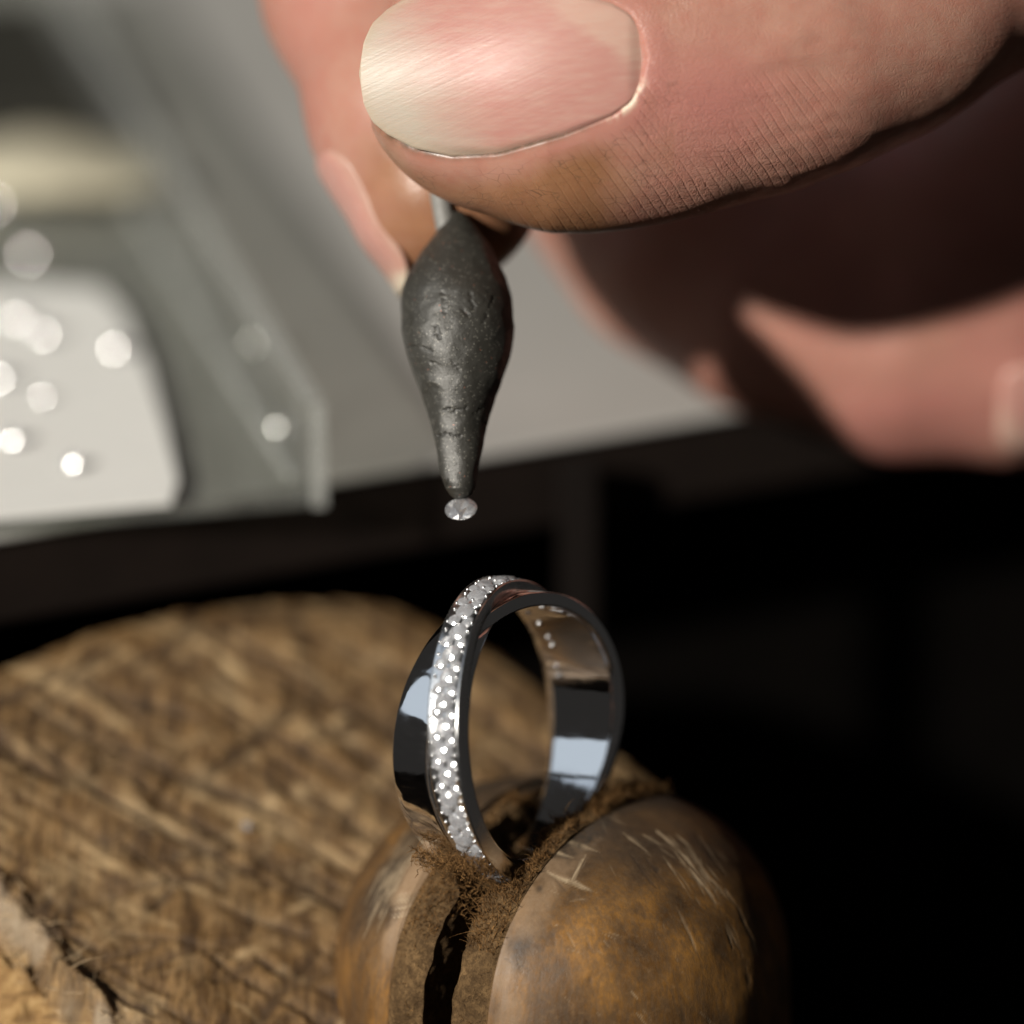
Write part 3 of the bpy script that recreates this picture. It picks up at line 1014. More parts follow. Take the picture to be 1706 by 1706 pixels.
for k in range(70):
    f_ = RNG.uniform(0, 1)
    x, y = 690 - 34 * f_ + RNG.normal(0, 8), 1400 + 60 * f_ + RNG.normal(0, 14)
    ln = RNG.uniform(30, 120)
    ls.append((x, y, x - ln * .42, y + ln * .9, RNG.uniform(1.2, 2.8), RNG.uniform(.3, .85), RNG.uniform(0, 6)))
for k in range(9):
    ls.append((655, 1494 + 4.6 * k, 690, 1490 + 4.6 * k, 1.8, .9, 0))
make_jaw(-1, 'left jaw of the clamp, pale and grey where its edge is worn', ls,
         lambda a, z, e, x, y: np.clip(sstep(.26, .08, e) * (a > 0) * sstep(.2, .9, z), 0, 1) * .8,
         lambda a, z, e: np.clip(sstep(.2, .85, z) * sstep(.75, .35, e) * 1.0 + sstep(1.0, 1.3, z), 0, 1) * .9, [(660, 1560, 668, 1640, 2, .8, 0)])

# leather linings
FV, FF = [], []
ringbot = ringUc - 1.02


def pad_thick(E, Zc):
    """lining squeezed where the ring's shank presses into it"""
    rr = np.hypot(E - ringEc, Zc - ringUc)
    sq = sstep(1.16, .98, rr) * sstep(.55, .8, rr)
    return .288 - .13 * sq


def make_pad(sgn):
    sel = prof[1:]
    r, z = sel[:, 0] - .03, sel[:, 1] - .015
    top = sstep(.6, 1.2, sel[:, 1])
    z = z + (.03 if sgn > 0 else -.05) * top
    r = np.maximum(r, SLOT + .02)
    c = np.sqrt(np.maximum(r ** 2 - (SLOT * .98) ** 2, .001))
    nv = 121
    s = np.linspace(-1, 1, nv)
    S, Cg = np.meshgrid(s, c); _, Zg = np.meshgrid(s, z)
    Eg = S * Cg
    if sgn > 0: Zg = Zg - .30 * sstep(-.55, -1.05, Eg) * sstep(.4, .9, Zg)
    if sgn < 0: Zg = Zg - .26 * sstep(.1, -.35, Eg) * sstep(.5, 1.0, Zg)
    P = np.stack([Eg, Zg, 0 * Eg + sgn * 3], -1)
    rough = .035 * fbm(P * 3.5, 101, 3) + .010 * fbm(P * 14, 103, 2)
    # inner face
    Ai = SLOT - pad_thick(Eg, Zg) - rough
    nr = len(z)
    V = [clamp_pt(Ai * sgn, Eg, Zg + .01 * fbm(P * 8, 107, 2)).reshape(-1, 3)]
    F = [tuple(q) for q in grid_faces(nr, nv)]
    # rim: down the near edge, over the top, down the far edge
    rim = [(i, nv - 1) for i in range(nr - 1, -1, -1)] + [(0, j) for j in range(nv - 2, -1, -1)] + [(i, 0) for i in range(1, nr)]
    nt = 9
    b0 = nr * nv
    RV = []
    for kk in range(1, nt + 1):
        fr_ = kk / nt
        E_ = np.array([Eg[q] for q in rim]); Z_ = np.array([Zg[q] for q in rim]); A_ = np.array([Ai[q] for q in rim])
        A2 = A_ * (1 - fr_) + (SLOT + .004) * fr_
        Pn = np.stack([E_ * 4, Z_ * 4, A2 * 5 + sgn * 9], -1)
        bul = (.03 * math.sin(math.pi * fr_) + .035 * fbm(Pn, 111, 4) + .02 * fbm(Pn * 3, 113, 2)) * (1 if kk < nt else .2)
        nrm = np.stack([E_, np.maximum(Z_, 0)], -1); nrm /= np.linalg.norm(nrm, axis=1, keepdims=True) + 1e-6
        RV.append(clamp_pt(A2 * sgn, E_ + nrm[:, 0] * bul, Z_ + nrm[:, 1] * bul))
    nrim = len(rim)
    idx = [[i * nv + j for i, j in rim]] + [[b0 + k * nrim + q for q in range(nrim)] for k in range(nt)]
    for k in range(nt):
        for q in range(nrim - 1):
            F.append((idx[k][q], idx[k][q + 1], idx[k + 1][q + 1], idx[k + 1][q]))
    V = np.concatenate(V + RV)
    o = obj('leather_lining', V, F, M_LEATHER, clamp, fix=False)
    # loose fibres standing up from the rim and from the inner face near the top
    rimv = np.concatenate(RV[:-1])
    rel_ = rimv - axis0
    zz = rel_ @ cU
    ee = rel_ @ cE
    w = np.where((zz > .72) & (zz < 2), 1.0, .02)
    w = w * (1 + 2.2 * sstep(-.1, -.6, ee) * (sgn > 0))
    w /= w.sum()
    for k in RNG.choice(len(rimv), 5200 if sgn > 0 else 1700, p=w):
        p = rimv[k]
        out = cU * .9 + cE * np.sign(ee[k]) * .3 - cA * sgn * .5 + RNG.normal(0, .75, 3)
        out /= np.linalg.norm(out)
        big = 1.0 + 1.1 * (RNG.random() < .12)
        ln = RNG.uniform(.02, .065) * big
        cur = RNG.normal(0, .3, 3) * ln
        strand([p - out * .01, p + out * ln * .4 + cur * .25, p + out * ln * .75 + cur * .7, p + out * ln * .85 + cur * 1.3], RNG.uniform(.0018, .0045), FV, FF)
    return o


make_pad(+1)
make_pad(-1)
# fibre tuft below the ring at the near mouth of the slot
for k in range(700):
    e = RNG.uniform(.78, 1.22)
    aa = RNG.uniform(-.34, .30)
    rr = math.hypot(SLOT, e)
    zc = TOPH * max(0, 1 - (rr / RAD) ** NEXP) ** (1 / NEXP) - RNG.uniform(.0, .12)
    p = clamp_pt(np.array(aa), np.array(e - .04), np.array(zc))
    out = cU * .5 + cE * .5 + RNG.normal(0, .8, 3); out /= np.linalg.norm(out)
    ln = RNG.uniform(.02, .08); cur = RNG.normal(0, .3, 3) * ln
    strand([p, p + out * ln * .4 + cur * .25, p + out * ln * .75 + cur * .7, p + out * ln * .85 + cur * 1.3], RNG.uniform(.0025, .0055), FV, FF)
for k in range(1500):
    near = RNG.random() < .6
    # near: the lower front of the shank; else: its far foot
    ph_ = math.radians(RNG.uniform(-58, -46)) if near else math.radians(RNG.uniform(206, 216))
    w_ = RNG.uniform(-.30, .30)
    p = RING_C + (1.0 + abs(RNG.normal(0, .05))) * (math.cos(ph_) * rE + math.sin(ph_) * rU) + w_ * rA
    out = .6 * (math.cos(ph_) * rE) + .6 * cU + RNG.normal(0, .7, 3); out /= np.linalg.norm(out)
    ln = RNG.uniform(.02, .075); cur = RNG.normal(0, .3, 3) * ln
    strand([p, p + out * ln * .4 + cur * .25, p + out * ln * .75 + cur * .7, p + out * ln * .85 + cur * 1.3], RNG.uniform(.0018, .0045), FV, FF)
tag(obj('leather_fibres', FV, np.array(FF), M_FIBRE, clamp, fix=False), kind='stuff')

# ------------------------------------------------------------------ the ring
ring = empty('diamond_ring', RING_C - rU * 1.0, 'white gold crossover ring with a pave diamond band, upright in the clamp', 'ring')
NS = 360


def ring_pt(r, phi, w):
    r, phi, w = map(np.asarray, (r, phi, w))
    return RING_C + (r * np.cos(phi))[..., None] * rE + (r * np.sin(phi))[..., None] * rU + w[..., None] * rA


def section(wd, ri, ro, bev, crown, n=7):
    """closed cross-section: list of (w, r) with rounded edges"""
    pts = []
    h = wd / 2
    def arc(cx, cy, a0, a1, m=4):
        for k in range(m + 1):
            a = a0 + (a1 - a0) * k / m
            pts.append((cx + bev * math.cos(a), cy + bev * math.sin(a)))
    arc(h - bev, ro - bev, 0, math.pi / 2)
    for k in range(1, n):
        w = (h - bev) * (1 - 2 * k / n); pts.append((w, ro + crown * (1 - (w / h) ** 2)))
    arc(-h + bev, ro - bev, math.pi / 2, math.pi)
    bev = .004
    arc(-h + bev, ri + bev, math.pi, 1.5 * math.pi)
    for k in range(1, n):
        w = -(h - bev) * (1 - 2 * k / n); pts.append((w, ri - .004 * (1 - (w / h) ** 2)))
    arc(h - bev, ri + bev, 1.5 * math.pi, 2 * math.pi)
    return np.array(pts)


PHI = np.linspace(0, 2 * math.pi, NS, endpoint=False)
WOFF = .165
CRX = math.radians(-24)


def woff(phi): return WOFF * np.cos(phi - CRX)
def lift(phi): return np.exp(-((np.abs(((phi - CRX + math.pi) % (2 * math.pi)) - math.pi) - math.pi / 2) / .62) ** 2)


def band(name, wd, ri, ro, sign, lift_amt, ri_lift, bev=.022, crown=.012, mat=None):
    S = section(wd, ri, ro, bev, crown)
    tt = (S[:, 1] - ri) / (ro - ri)
    R = S[None, :, 1] + lift(PHI)[:, None] * (lift_amt * tt[None, :] + ri_lift * (1 - tt[None, :]))
    Wd = S[None, :, 0] + (sign * woff(PHI))[:, None]
    # the band runs obliquely across the finger at the crossing: keep its width square to its path
    V = ring_pt(R, PHI[:, None] + 0 * R, Wd).reshape(-1, 3)
    return obj(name, V, grid_faces(NS, len(S), True, True), mat or M_GOLD, ring)


inner_w0, inner_w1 = -np.abs(woff(PHI)), np.abs(woff(PHI))
wa_ = np.minimum(woff(PHI) - .125, -woff(PHI) - .14) + .006
wb_ = np.maximum(woff(PHI) + .125, -woff(PHI) + .14) - .006
SQ = [(1, .866)] + [(1 - 2 * k / 12, .852 - .003 * (1 - (1 - k / 6) ** 2)) for k in range(13)] + [(-1, .866)]
Vr = np.stack([ring_pt(np.full(NS, rr), PHI, (wa_ + wb_) / 2 + (wb_ - wa_) / 2 * q) for q, rr in SQ], 1).reshape(-1, 3)
obj('inner_sleeve', Vr, grid_faces(NS, len(SQ), True, True), M_GOLD, ring)
band('plain_band', .28, .860, .945, -1, .0, .0, .014, .005)
pave = band('pave_band', .25, .864, .985, +1, .055, .088, .012, -.020, mat_metal('satin_white_gold', .2, (.88, .88, .88)))
# stones: two staggered rows sunk in the pave band, and shared beads between them
def r_out(phi): return .985 + .055 * float(lift(np.array(phi)))


BV, BF = [], []


def ico(c, r):
    b0 = len(BV)
    n1, n2 = 4, 6
    for i in range(n1 + 1):
        th = math.pi * i / n1
        for j in range(n2):
            a = 2 * math.pi * j / n2
            BV.append(c + r * np.array((math.sin(th) * math.cos(a), math.sin(th) * math.sin(a), math.cos(th))))
    for i in range(n1):
        for j in range(n2):
            BF.append((b0 + i * n2 + j, b0 + (i + 1) * n2 + j, b0 + (i + 1) * n2 + (j + 1) % n2, b0 + i * n2 + (j + 1) % n2))


def row_stone(phi, w, size, inner=False):
    r = r_out(phi) - .014
    wo = float(woff(np.array(phi))) + w
    p = ring_pt(np.array(r), np.array(phi), np.array(wo))
    n = math.cos(phi) * rE + math.sin(phi) * rU
    n = n + RNG.normal(0, .09, 3)
    stone('set_diamond', p, n, size, pave, RNG.uniform(0, 1), 28 if RNG.random() < .85 else 0)


dphi = .092
k = 0
ph = math.radians(-78)
while ph < math.radians(150):
    # pattern: one large stone on the centre line, then a staggered pair
    if k % 2 == 0:
        row_stone(ph, 0.0 + .010 * (1 if k % 4 else -1), .140)
        for w in (-.088, .088):
            p = ring_pt(np.array(r_out(ph) - .006), np.array(ph + .01 * RNG.normal()), np.array(float(woff(np.array(ph))) + w)); ico(p, .014)
    else:
        row_stone(ph + .004, -.058, .094); row_stone(ph - .004, .058, .094)
        for w in (-.095, 0.0, .095):
            p = ring_pt(np.array(r_out(ph) - .006), np.array(ph + (.03 if w == 0 else -.02)), np.array(float(woff(np.array(ph))) + w)); ico(p, .013)
            if w == 0:
                p = ring_pt(np.array(r_out(ph) - .006), np.array(ph - .035), np.array(float(woff(np.array(ph))))); ico(p, .011)
    ph += dphi * .92
    k += 1
tag(obj('setting_beads', BV, np.array(BF), M_BEAD, pave, fix=False), kind='stuff')
# backs of the stones seen through the drilled seats on the inside of the far shank
for phd, w, sz in ((121, -.02, .016), (131, .0, .020), (141, .01, .018), (146, .02, .021), (158, -.0, .018), (163, .005, .026)):
    phi = math.radians(phd)
    p = ring_pt(np.array(.850), np.array(phi), np.array(float(woff(np.array(phi))) + w))
    nA_, nB_ = 6, 10
    v = [p + sz * np.array((math.sin(math.pi * i / nA_) * math.cos(2 * math.pi * j / nB_), math.sin(math.pi * i / nA_) * math.sin(2 * math.pi * j / nB_), math.cos(math.pi * i / nA_))) for i in range(nA_ + 1) for j in range(nB_)]
    obj('stone_back', v, grid_faces(nA_ + 1, nB_, False, True), M_BEAD, pave, fix=False)

# ------------------------------------------------------------------ wax stick and the stone it carries
wy = np.array([352, 362, 372, 385, 400, 420, 440, 460, 480, 510, 550, 590, 630, 660, 690, 720, 750, 780, 800, 814, 824, 830, 833])
wl = np.array([752, 742, 735, 726, 715, 701, 688, 678, 672, 668, 668, 675, 690, 701, 712, 720, 725, 730, 735, 741, 748, 756, 766])
wr = np.array([772, 782, 790, 800, 813, 826, 836, 845, 852, 858, 861, 855, 840, 827, 818, 808, 803, 798, 794, 790, 785, 778, 768])
ys = np.linspace(352, 833, 260)
ys = np.unique(np.concatenate([ys, np.linspace(815, 833, 24)]))
cxs = np.interp(ys, wy, (wl + wr) / 2); rss = np.interp(ys, wy, (wr - wl) / 2)
ker = np.ones(9) / 9
rs_s = rss.copy(); rs_s[4:-28] = np.convolve(rss, ker, 'same')[4:-28]; cx_s = cxs.copy(); cx_s[4:-4] = np.convolve(cxs, ker, 'same')[4:-4]
NA = 180


def wax_d(y): return .10 + (833 - y) * .0011


an = np.linspace(0, 2 * math.pi, NA, endpoint=False)
YY, AA = np.meshgrid(ys, an, indexing='ij')
Rr = np.repeat(rs_s[:, None], NA, 1) * PX; Cx = np.repeat(cx_s[:, None], NA, 1)
# a = angle round the stick: 0 right, -pi/2 towards the camera
base = np.stack([(Cx - 853) * PX + Rr * np.cos(AA), (853 - YY) * PX, wax_d(YY) + Rr * np.sin(AA)], -1)
lump = .012 * fbm(base * 2.6, 201, 2) - .020 * np.abs(fbm(base * 3.0, 207, 2)) + .003 * fbm(base * 12, 203, 3)
# creases: (x, y) photo strokes on the camera side
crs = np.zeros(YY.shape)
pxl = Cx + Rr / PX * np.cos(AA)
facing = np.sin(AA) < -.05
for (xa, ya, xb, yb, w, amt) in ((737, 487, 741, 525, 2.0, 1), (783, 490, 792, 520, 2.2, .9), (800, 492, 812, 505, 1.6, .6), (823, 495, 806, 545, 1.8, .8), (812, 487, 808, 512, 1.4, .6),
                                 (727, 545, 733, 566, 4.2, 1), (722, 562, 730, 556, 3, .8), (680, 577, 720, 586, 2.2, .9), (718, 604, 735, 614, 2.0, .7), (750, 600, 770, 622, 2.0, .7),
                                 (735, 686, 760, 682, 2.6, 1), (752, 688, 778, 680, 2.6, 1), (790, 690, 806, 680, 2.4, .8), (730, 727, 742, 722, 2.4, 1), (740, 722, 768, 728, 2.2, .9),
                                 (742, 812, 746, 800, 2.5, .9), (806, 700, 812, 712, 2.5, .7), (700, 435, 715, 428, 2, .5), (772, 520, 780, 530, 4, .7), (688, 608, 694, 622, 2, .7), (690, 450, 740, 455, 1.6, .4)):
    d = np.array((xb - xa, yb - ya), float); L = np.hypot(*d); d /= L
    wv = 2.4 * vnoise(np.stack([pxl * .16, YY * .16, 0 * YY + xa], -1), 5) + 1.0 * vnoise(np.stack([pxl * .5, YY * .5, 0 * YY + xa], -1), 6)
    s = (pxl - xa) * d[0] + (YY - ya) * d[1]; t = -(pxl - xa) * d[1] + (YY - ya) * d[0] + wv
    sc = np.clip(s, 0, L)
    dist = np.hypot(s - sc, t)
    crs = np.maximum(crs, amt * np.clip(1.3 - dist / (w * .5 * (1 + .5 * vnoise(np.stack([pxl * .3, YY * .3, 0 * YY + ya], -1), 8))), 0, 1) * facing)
lump = lump - .014 * np.clip(crs, 0, 1)
env = np.clip(Rr / .12, 0, 1)
base = np.stack([(Cx - 853) * PX + (Rr + lump * env) * np.cos(AA), (853 - YY) * PX, wax_d(YY) + (Rr + lump * env) * np.sin(AA)], -1)
V = v2w(base * np.array((1, 1, 1.0))).reshape(-1, 3)
# perspective: place by depth
vv = w2v(V); kk = (1 + vv[:, 2] / DIST); kk0 = (1 + wax_d(853 - vv[:, 1] / PX) / DIST)
vv[:, 0] *= kk0; vv[:, 1] *= kk0
V = v2w(vv)
F = [tuple(q) for q in grid_faces(len(ys), NA, False, True)] + [tuple(range(NA)), tuple((len(ys) - 1) * NA + q for q in range(NA))]
stick = empty('wax_stick', wp(766, 833, wax_d(833)), 'dark grey wax tipped pick pinched between thumb and finger, small diamond at its end', 'wax pick')
obj('wax_tip', V, F, M_WAX, stick, dict(crease=np.clip(crs, 0, 1).ravel()))
# rod
pa, pb = vp(752, 430, wax_d(430)), vp(712, 210, .80)
ra = []
nr_ = 20
dirv = (pb - pa) / np.linalg.norm(pb - pa)
s1 = np.cross(dirv, (0, 0, 1.0)); s1 /= np.linalg.norm(s1); s2 = np.cross(dirv, s1)
for i in range(12):
    c = pa + (pb - pa) * i / 11
    for j in range(nr_):
        a = 2 * math.pi * j / nr_
        ra.append(v2w(c + .068 * (s1 * math.cos(a) + s2 * math.sin(a))))
F = [tuple(q) for q in grid_faces(12, nr_, False, True)] + [tuple(range(nr_)), tuple(11 * nr_ + q for q in range(nr_))]
obj('rod', np.array(ra), F, M_ROD, stick)
# the picked-up stone hangs below the tip, its face turned to the viewer
dv = v2w(np.array((-.1, .74, -.66)))
o = stone('picked_diamond', wp(768, 848, .06), dv, .218, None, .52)
o.data = STONE.copy(); M_PK = M_DIA.copy(); M_PK.name = 'clear_diamond'; o.data.materials[0] = M_PK
for nd in M_PK.node_tree.nodes:
    if nd.type == 'MIX_SHADER': nd.inputs[0].default_value = 0.09
    if nd.type == 'BSDF_PRINCIPLED':
        nd.inputs['IOR'].default_value = 2.4
        nd.inputs['Roughness'].default_value = .14
tag(o, 'small round brilliant cut diamond stuck under the tip of the grey wax pick', 'diamond')

# ------------------------------------------------------------------ the hand (one continuous skin from a blended distance field)
def rcone(P, a, b, ra, rb, flat=1.0):
    a, b = np.asarray(a, np.float32), np.asarray(b, np.float32)
    if flat != 1.0:
        sc_ = np.array((1, 1, 1 / flat), np.float32)
        P = P * sc_; a = a * sc_; b = b * sc_
    ab = b - a
    L2 = float(ab @ ab)
    ap = P - a
    t = np.clip((ap @ ab) / L2, 0, 1)
    d = np.sqrt(((ap - t[..., None] * ab) ** 2).sum(-1)) - (ra + (rb - ra) * t)
    return d * (flat if flat < 1 else 1)


def smin(a, b, k):
    h = np.clip(k - np.abs(a - b), 0, None) / k
    return np.minimum(a, b) - h * h * k * .25


TH = [(792, 138, .20, .74), (900, 130, .20, .93), (1010, 112, .20, .985), (1150, 80, .24, 1.0), (1300, 34, .34, 1.02), (1450, -35, .55, 1.0), (1650, -150, .95, 1.02), (1900, -300, 1.6, 1.2), (2300, -420, 2.6, 1.5)]
IN = [(742, 318, 1.30, .655), (700, 190, 1.46, .72), (622, -20, 2.05, .74), (560, -260, 3.1, .80), (640, -560, 4.6, .92), (1100, -720, 5.8, 1.0), (1750, -420, 6.2, 1.2)]
MI = [(1800, 592, 4.0, .66), (1680, 596, 4.0, .75), (1518, 580, 4.05, .80), (1290, 494, 4.2, .84), (1135, 400, 4.4, .84), (1060, 290, 4.7, .86), (1080, 40, 5.3, .88), (1350, -250, 5.8, 1.0), (1900, -250, 6.0, 1.3)]
RI = [(1800, 545, 5.5, .64), (1560, 520, 5.6, .74), (1320, 430, 5.8, .78), (1220, 320, 6.0, .8), (1300, 60, 6.2, .84), (1800, -150, 6.4, 1.2)]
LI = [(1850, 500, 6.3, .56), (1640, 470, 6.4, .64), (1460, 390, 6.6, .68), (1400, 280, 6.8, .7), (1550, 50, 7.0, .8), (1900, -50, 7.0, 1.1)]
PALM = [(1330, 250, 4.1, .70), (1600, 330, 3.9, .80), (1850, 180, 4.0, 1.4), (2150, -200, 4.4, 2.1), (2700, -350, 5.0, 2.4)]



def chain(P, pts, flat=1.0, k=.25):
    r = None
    for (a, b) in zip(pts[:-1], pts[1:]):
        d = rcone(P, vp(*a[:3]), vp(*b[:3]), a[3], b[3], flat)
        r = d if r is None else smin(r, d, k)
    return r


TFLAT = .74


def sdf(P):
    P = P.astype(np.float32)
    t = chain(P, TH, TFLAT)
    i = chain(P, IN)
    m = smin(chain(P, MI), chain(P, RI), .12)
    m = smin(m, chain(P, LI), .12)
    h = chain(P, PALM, 1.0, .8)
    rest = smin(smin(m, h, .8), i, .10)
    # the thumb stays free of the other fingers and joins the palm only at its root
    far = np.clip((P[..., 0] - 4.0) / 2.0, 0, 1)
    k = (.02 + .9 * far).astype(np.float32)
    q = np.clip(k - np.abs(t - rest), 0, None) / k
    return np.minimum(t, rest) - q * q * k * .25


# thumb nail outline in the photograph, taken as the outline on the thumb's upper face
ncx = np.array([598, 606, 620, 645, 690, 750, 830, 940, 1020, 1050, 1066, 1076])
nch = np.array([0, 52, 82, 104, 130, 146, 146, 120, 92, 72, 44, 0.0])
ncc = lambda x: 122 + (x - 598) * (96 - 122) / 478.


def nail_poly():
    xs = np.concatenate([598 + 22 * np.linspace(0, 1, 8) ** 2, np.linspace(640, 1040, 40), 1076 - 30 * np.linspace(1, 0, 8) ** 2])
    hs = np.interp(xs, ncx, nch)
    low = np.c_[xs, ncc(xs) + hs]; upp = np.c_[xs, ncc(xs) - hs]
    return np.concatenate([low, upp[::-1][1:-1]])


NP = nail_poly()
H = .034
lo = np.array((-2.3, -.1, -1.1)); hi = np.array((7.2, 7.9, 8.3))
CF = 4
nc = np.ceil((hi - lo) / (H * CF)).astype(int)
axc = [lo[i] + (np.arange(nc[i]) + .5) * H * CF - H / 2 for i in range(3)]
Gc = np.stack(np.meshgrid(*axc, indexing='ij'), -1).astype(np.float32)
Fc = np.concatenate([sdf(Gc[i:i + 8]) for i in range(0, nc[0], 8)])
Fc = np.maximum(Fc, Gc[..., 0] - 6.9)
Fn = np.repeat(np.repeat(np.repeat(Fc, CF, 0), CF, 1), CF, 2)
nearm = np.argwhere(np.abs(Fc) < H * CF * 1.6)
off = np.stack(np.meshgrid(*[np.arange(CF)] * 3, indexing='ij'), -1).reshape(-1, 3)
for c0_ in range(0, len(nearm), 20000):
    idx = (nearm[c0_:c0_ + 20000, None, :] * CF + off[None]).reshape(-1, 3)
    P = lo + idx * H
    Fn[idx[:, 0], idx[:, 1], idx[:, 2]] = np.maximum(sdf(P), P[:, 0] - 6.9)


def surface_nets(F, lo, h):
    s = F < 0
    nx, ny, nz = F.shape
    cnt = np.zeros((nx - 1, ny - 1, nz - 1), np.int8)
    for a in (0, 1):
        for b in (0, 1):
            for c in (0, 1):
                cnt += s[a:nx - 1 + a, b:ny - 1 + b, c:nz - 1 + c]
    act = np.argwhere((cnt > 0) & (cnt < 8))
    vid = -np.ones((nx - 1, ny - 1, nz - 1), np.int64)
    vid[tuple(act.T)] = np.arange(len(act))
    acc = np.zeros((len(act), 3)); num = np.zeros(len(act))
    for ax in range(3):
        o1, o2 = [k for k in range(3) if k != ax]
        for b in (0, 1):
            for c in (0, 1):
                p0 = act.copy(); p0[:, o1] += b; p0[:, o2] += c
                p1 = p0.copy(); p1[:, ax] += 1
                f0, f1 = F[tuple(p0.T)], F[tuple(p1.T)]
                m = (f0 < 0) != (f1 < 0)
                t = np.where(m, f0 / np.where(m, f0 - f1, 1), 0)
                q = p0.astype(float); q[:, ax] += t
                acc[m] += q[m]; num[m] += 1
    V = lo + acc / num[:, None] * h
    quads = []
    for ax in range(3):
        o1, o2 = [k for k in range(3) if k != ax]
        sl0 = [slice(None)] * 3; sl1 = [slice(None)] * 3
        sl0[ax] = slice(0, -1); sl1[ax] = slice(1, None)
        ed_ = np.argwhere(s[tuple(sl0)] != s[tuple(sl1)])
        ed_ = ed_[(ed_[:, o1] > 0) & (ed_[:, o2] > 0) & (ed_[:, o1] < F.shape[o1] - 1) & (ed_[:, o2] < F.shape[o2] - 1)]
        ids = []
        for (b, c) in ((1, 1), (0, 1), (0, 0), (1, 0)):
            q = ed_.copy(); q[:, o1] -= b; q[:, o2] -= c
            ids.append(vid[tuple(q.T)])
        quads.append(np.stack(ids, -1))
    Q = np.concatenate(quads)
    return V, Q[(Q >= 0).all(1)]


HV, HQ = surface_nets(Fn, lo, H)


def grad(P, e=.004):
    g = np.stack([sdf(P + np.eye(3)[i] * e) - sdf(P - np.eye(3)[i] * e) for i in range(3)], -1)
    return g / (np.linalg.norm(g, axis=-1, keepdims=True) + 1e-9)


def refine(V, Q, sel):
    import bmesh
    me = mesh('refine', V, Q)
    bm = bmesh.new(); bm.from_mesh(me); bm.verts.ensure_lookup_table()
    es = [e for e in bm.edges if sel[e.verts[0].index] and sel[e.verts[1].index]]
    bmesh.ops.subdivide_edges(bm, edges=es, cuts=2, use_grid_fill=True)
    bmesh.ops.triangulate(bm, faces=bm.faces[:])
    bm.to_mesh(me); bm.free()
    v = np.empty(len(me.vertices) * 3, np.float32); me.vertices.foreach_get('co', v)
    q = np.empty(len(me.polygons) * 3, np.int32); me.loops.foreach_get('vertex_index', q)
    bpy.data.meshes.remove(me)
    return v.reshape(-1, 3).astype(float), q.reshape(-1, 3)


_px, _py = to_px(HV)
_c = (HV[:, 2] < .35) & (_px > 540) & (_px < 1160) & (_py < 340)
_sd = np.full(len(HV), 1e3)
_sd[_c] = poly_sd(np.c_[_px, _py][_c], NP)
HV, HQ = refine(HV, HQ, np.abs(_sd) < 42)
for _ in range(2):
    inner = HV[:, 0] < 6.8
    g = grad(HV[inner])
    HV[inner] -= g * np.clip(sdf(HV[inner]), -H, H)[:, None]
HN = grad(HV)
hpx, hpy = to_px(HV)
isth = (chain(HV.astype(np.float32), TH, TFLAT) < .01) & (HV[:, 0] < 4)

nsd = np.full(len(HV), 1e3)
cand = isth & (HN[:, 2] < .35) & (hpx > 480) & (hpx < 1250)
nsd[cand] = poly_sd(np.c_[hpx, hpy][cand], NP)
tip = sstep(760, 640, hpx)
disp = np.where(nsd < 500, -.036 * sstep(7, -7, nsd) + (.006 + .002 * sstep(1000, 1050, hpx)) * (1 - tip) * np.exp(-((nsd - 22) / 22.) ** 2), 0)
# free tip: the flesh stands back from the nail's edge
disp += np.where(nsd < 500, .010 * tip * sstep(40, 0, nsd), 0)
# low folds over the knuckle and general unevenness
disp += np.where(isth, .012 * fbm(HV * np.array((1.0, 1.6, 1.2)), 301, 3), .010 * fbm(HV * .9, 303, 3))
kn = np.exp(-((hpx - 1330) / 130.) ** 2) * isth
disp += kn * .010 * fbm(np.stack([HV[:, 0] * 3 + HV[:, 1] * 2, HV[:, 1] * 9, HV[:, 2] * 3], -1), 305, 3)
HV2 = HV + HN * disp[:, None]
below = hpy - (ncc(hpx) + np.interp(hpx, ncx, nch))
tanm = np.where(isth, sstep(18, 75, below) * sstep(1150, 930, hpx) + sstep(690, 620, hpx) * sstep(-10, 40, below), 0)
isin = (chain(HV.astype(np.float32), IN) < .02)
tanm = np.where(isin & ~isth, sstep(150, 330, hpy) * sstep(560, 660, hpx), tanm)
tanm = np.clip(tanm + .35 * fbm(HV * 2.5, 311, 3) * (tanm > .05), 0, 1)
flush_dim = np.where(isth, np.exp(-((np.hypot(hpx - 1180, (hpy - 170) * 1.25)) / 130.) ** 2) * .9, 0) + np.where(nsd < 500, .35 * np.exp(-((nsd - 16) / 30.) ** 2) * sstep(880, 960, hpx), 0)
mott = np.clip(.55 + .9 * fbm(HV * 1.1, 341, 4), 0, 1.3)
flush_dim += np.where(isin & ~isth, np.exp(-((hpx - 500) / 60.) ** 2) * .45, 0) + np.where(~isth & ~isin, (.25 + .6 * sstep(1250, 1500, hpx)) * mott, 0)  # curled fingers: redness that also carries their weaker light in the colour
isp = ~isth & ~isin
for cx_ in (1398, 1424, 1450):
    lx = hpx + .35 * (hpy - 600) + 14 * vnoise(np.stack([hpy * .02, 0 * hpy, 0 * hpy + cx_], -1), 7)
    HV2 = HV2 - HN * (np.where(isp & (hpy > 440), .008 * np.exp(-((lx - cx_) / 7.) ** 2), 0))[:, None]
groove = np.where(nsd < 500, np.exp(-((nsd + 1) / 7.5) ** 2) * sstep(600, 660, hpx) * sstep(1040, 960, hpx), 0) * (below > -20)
flake = np.where(nsd < 500, np.exp(-((nsd - 4) / 7.) ** 2) * sstep(1000, 1040, hpx) * sstep(120, 150, hpy), 0)
ridge = np.where(isth, sstep(20, 60, below) * sstep(800, 900, hpx) * sstep(1480, 1250, hpx) * np.clip(.65 + .8 * fbm(HV * 1.6, 331, 3), 0, 1), 0)
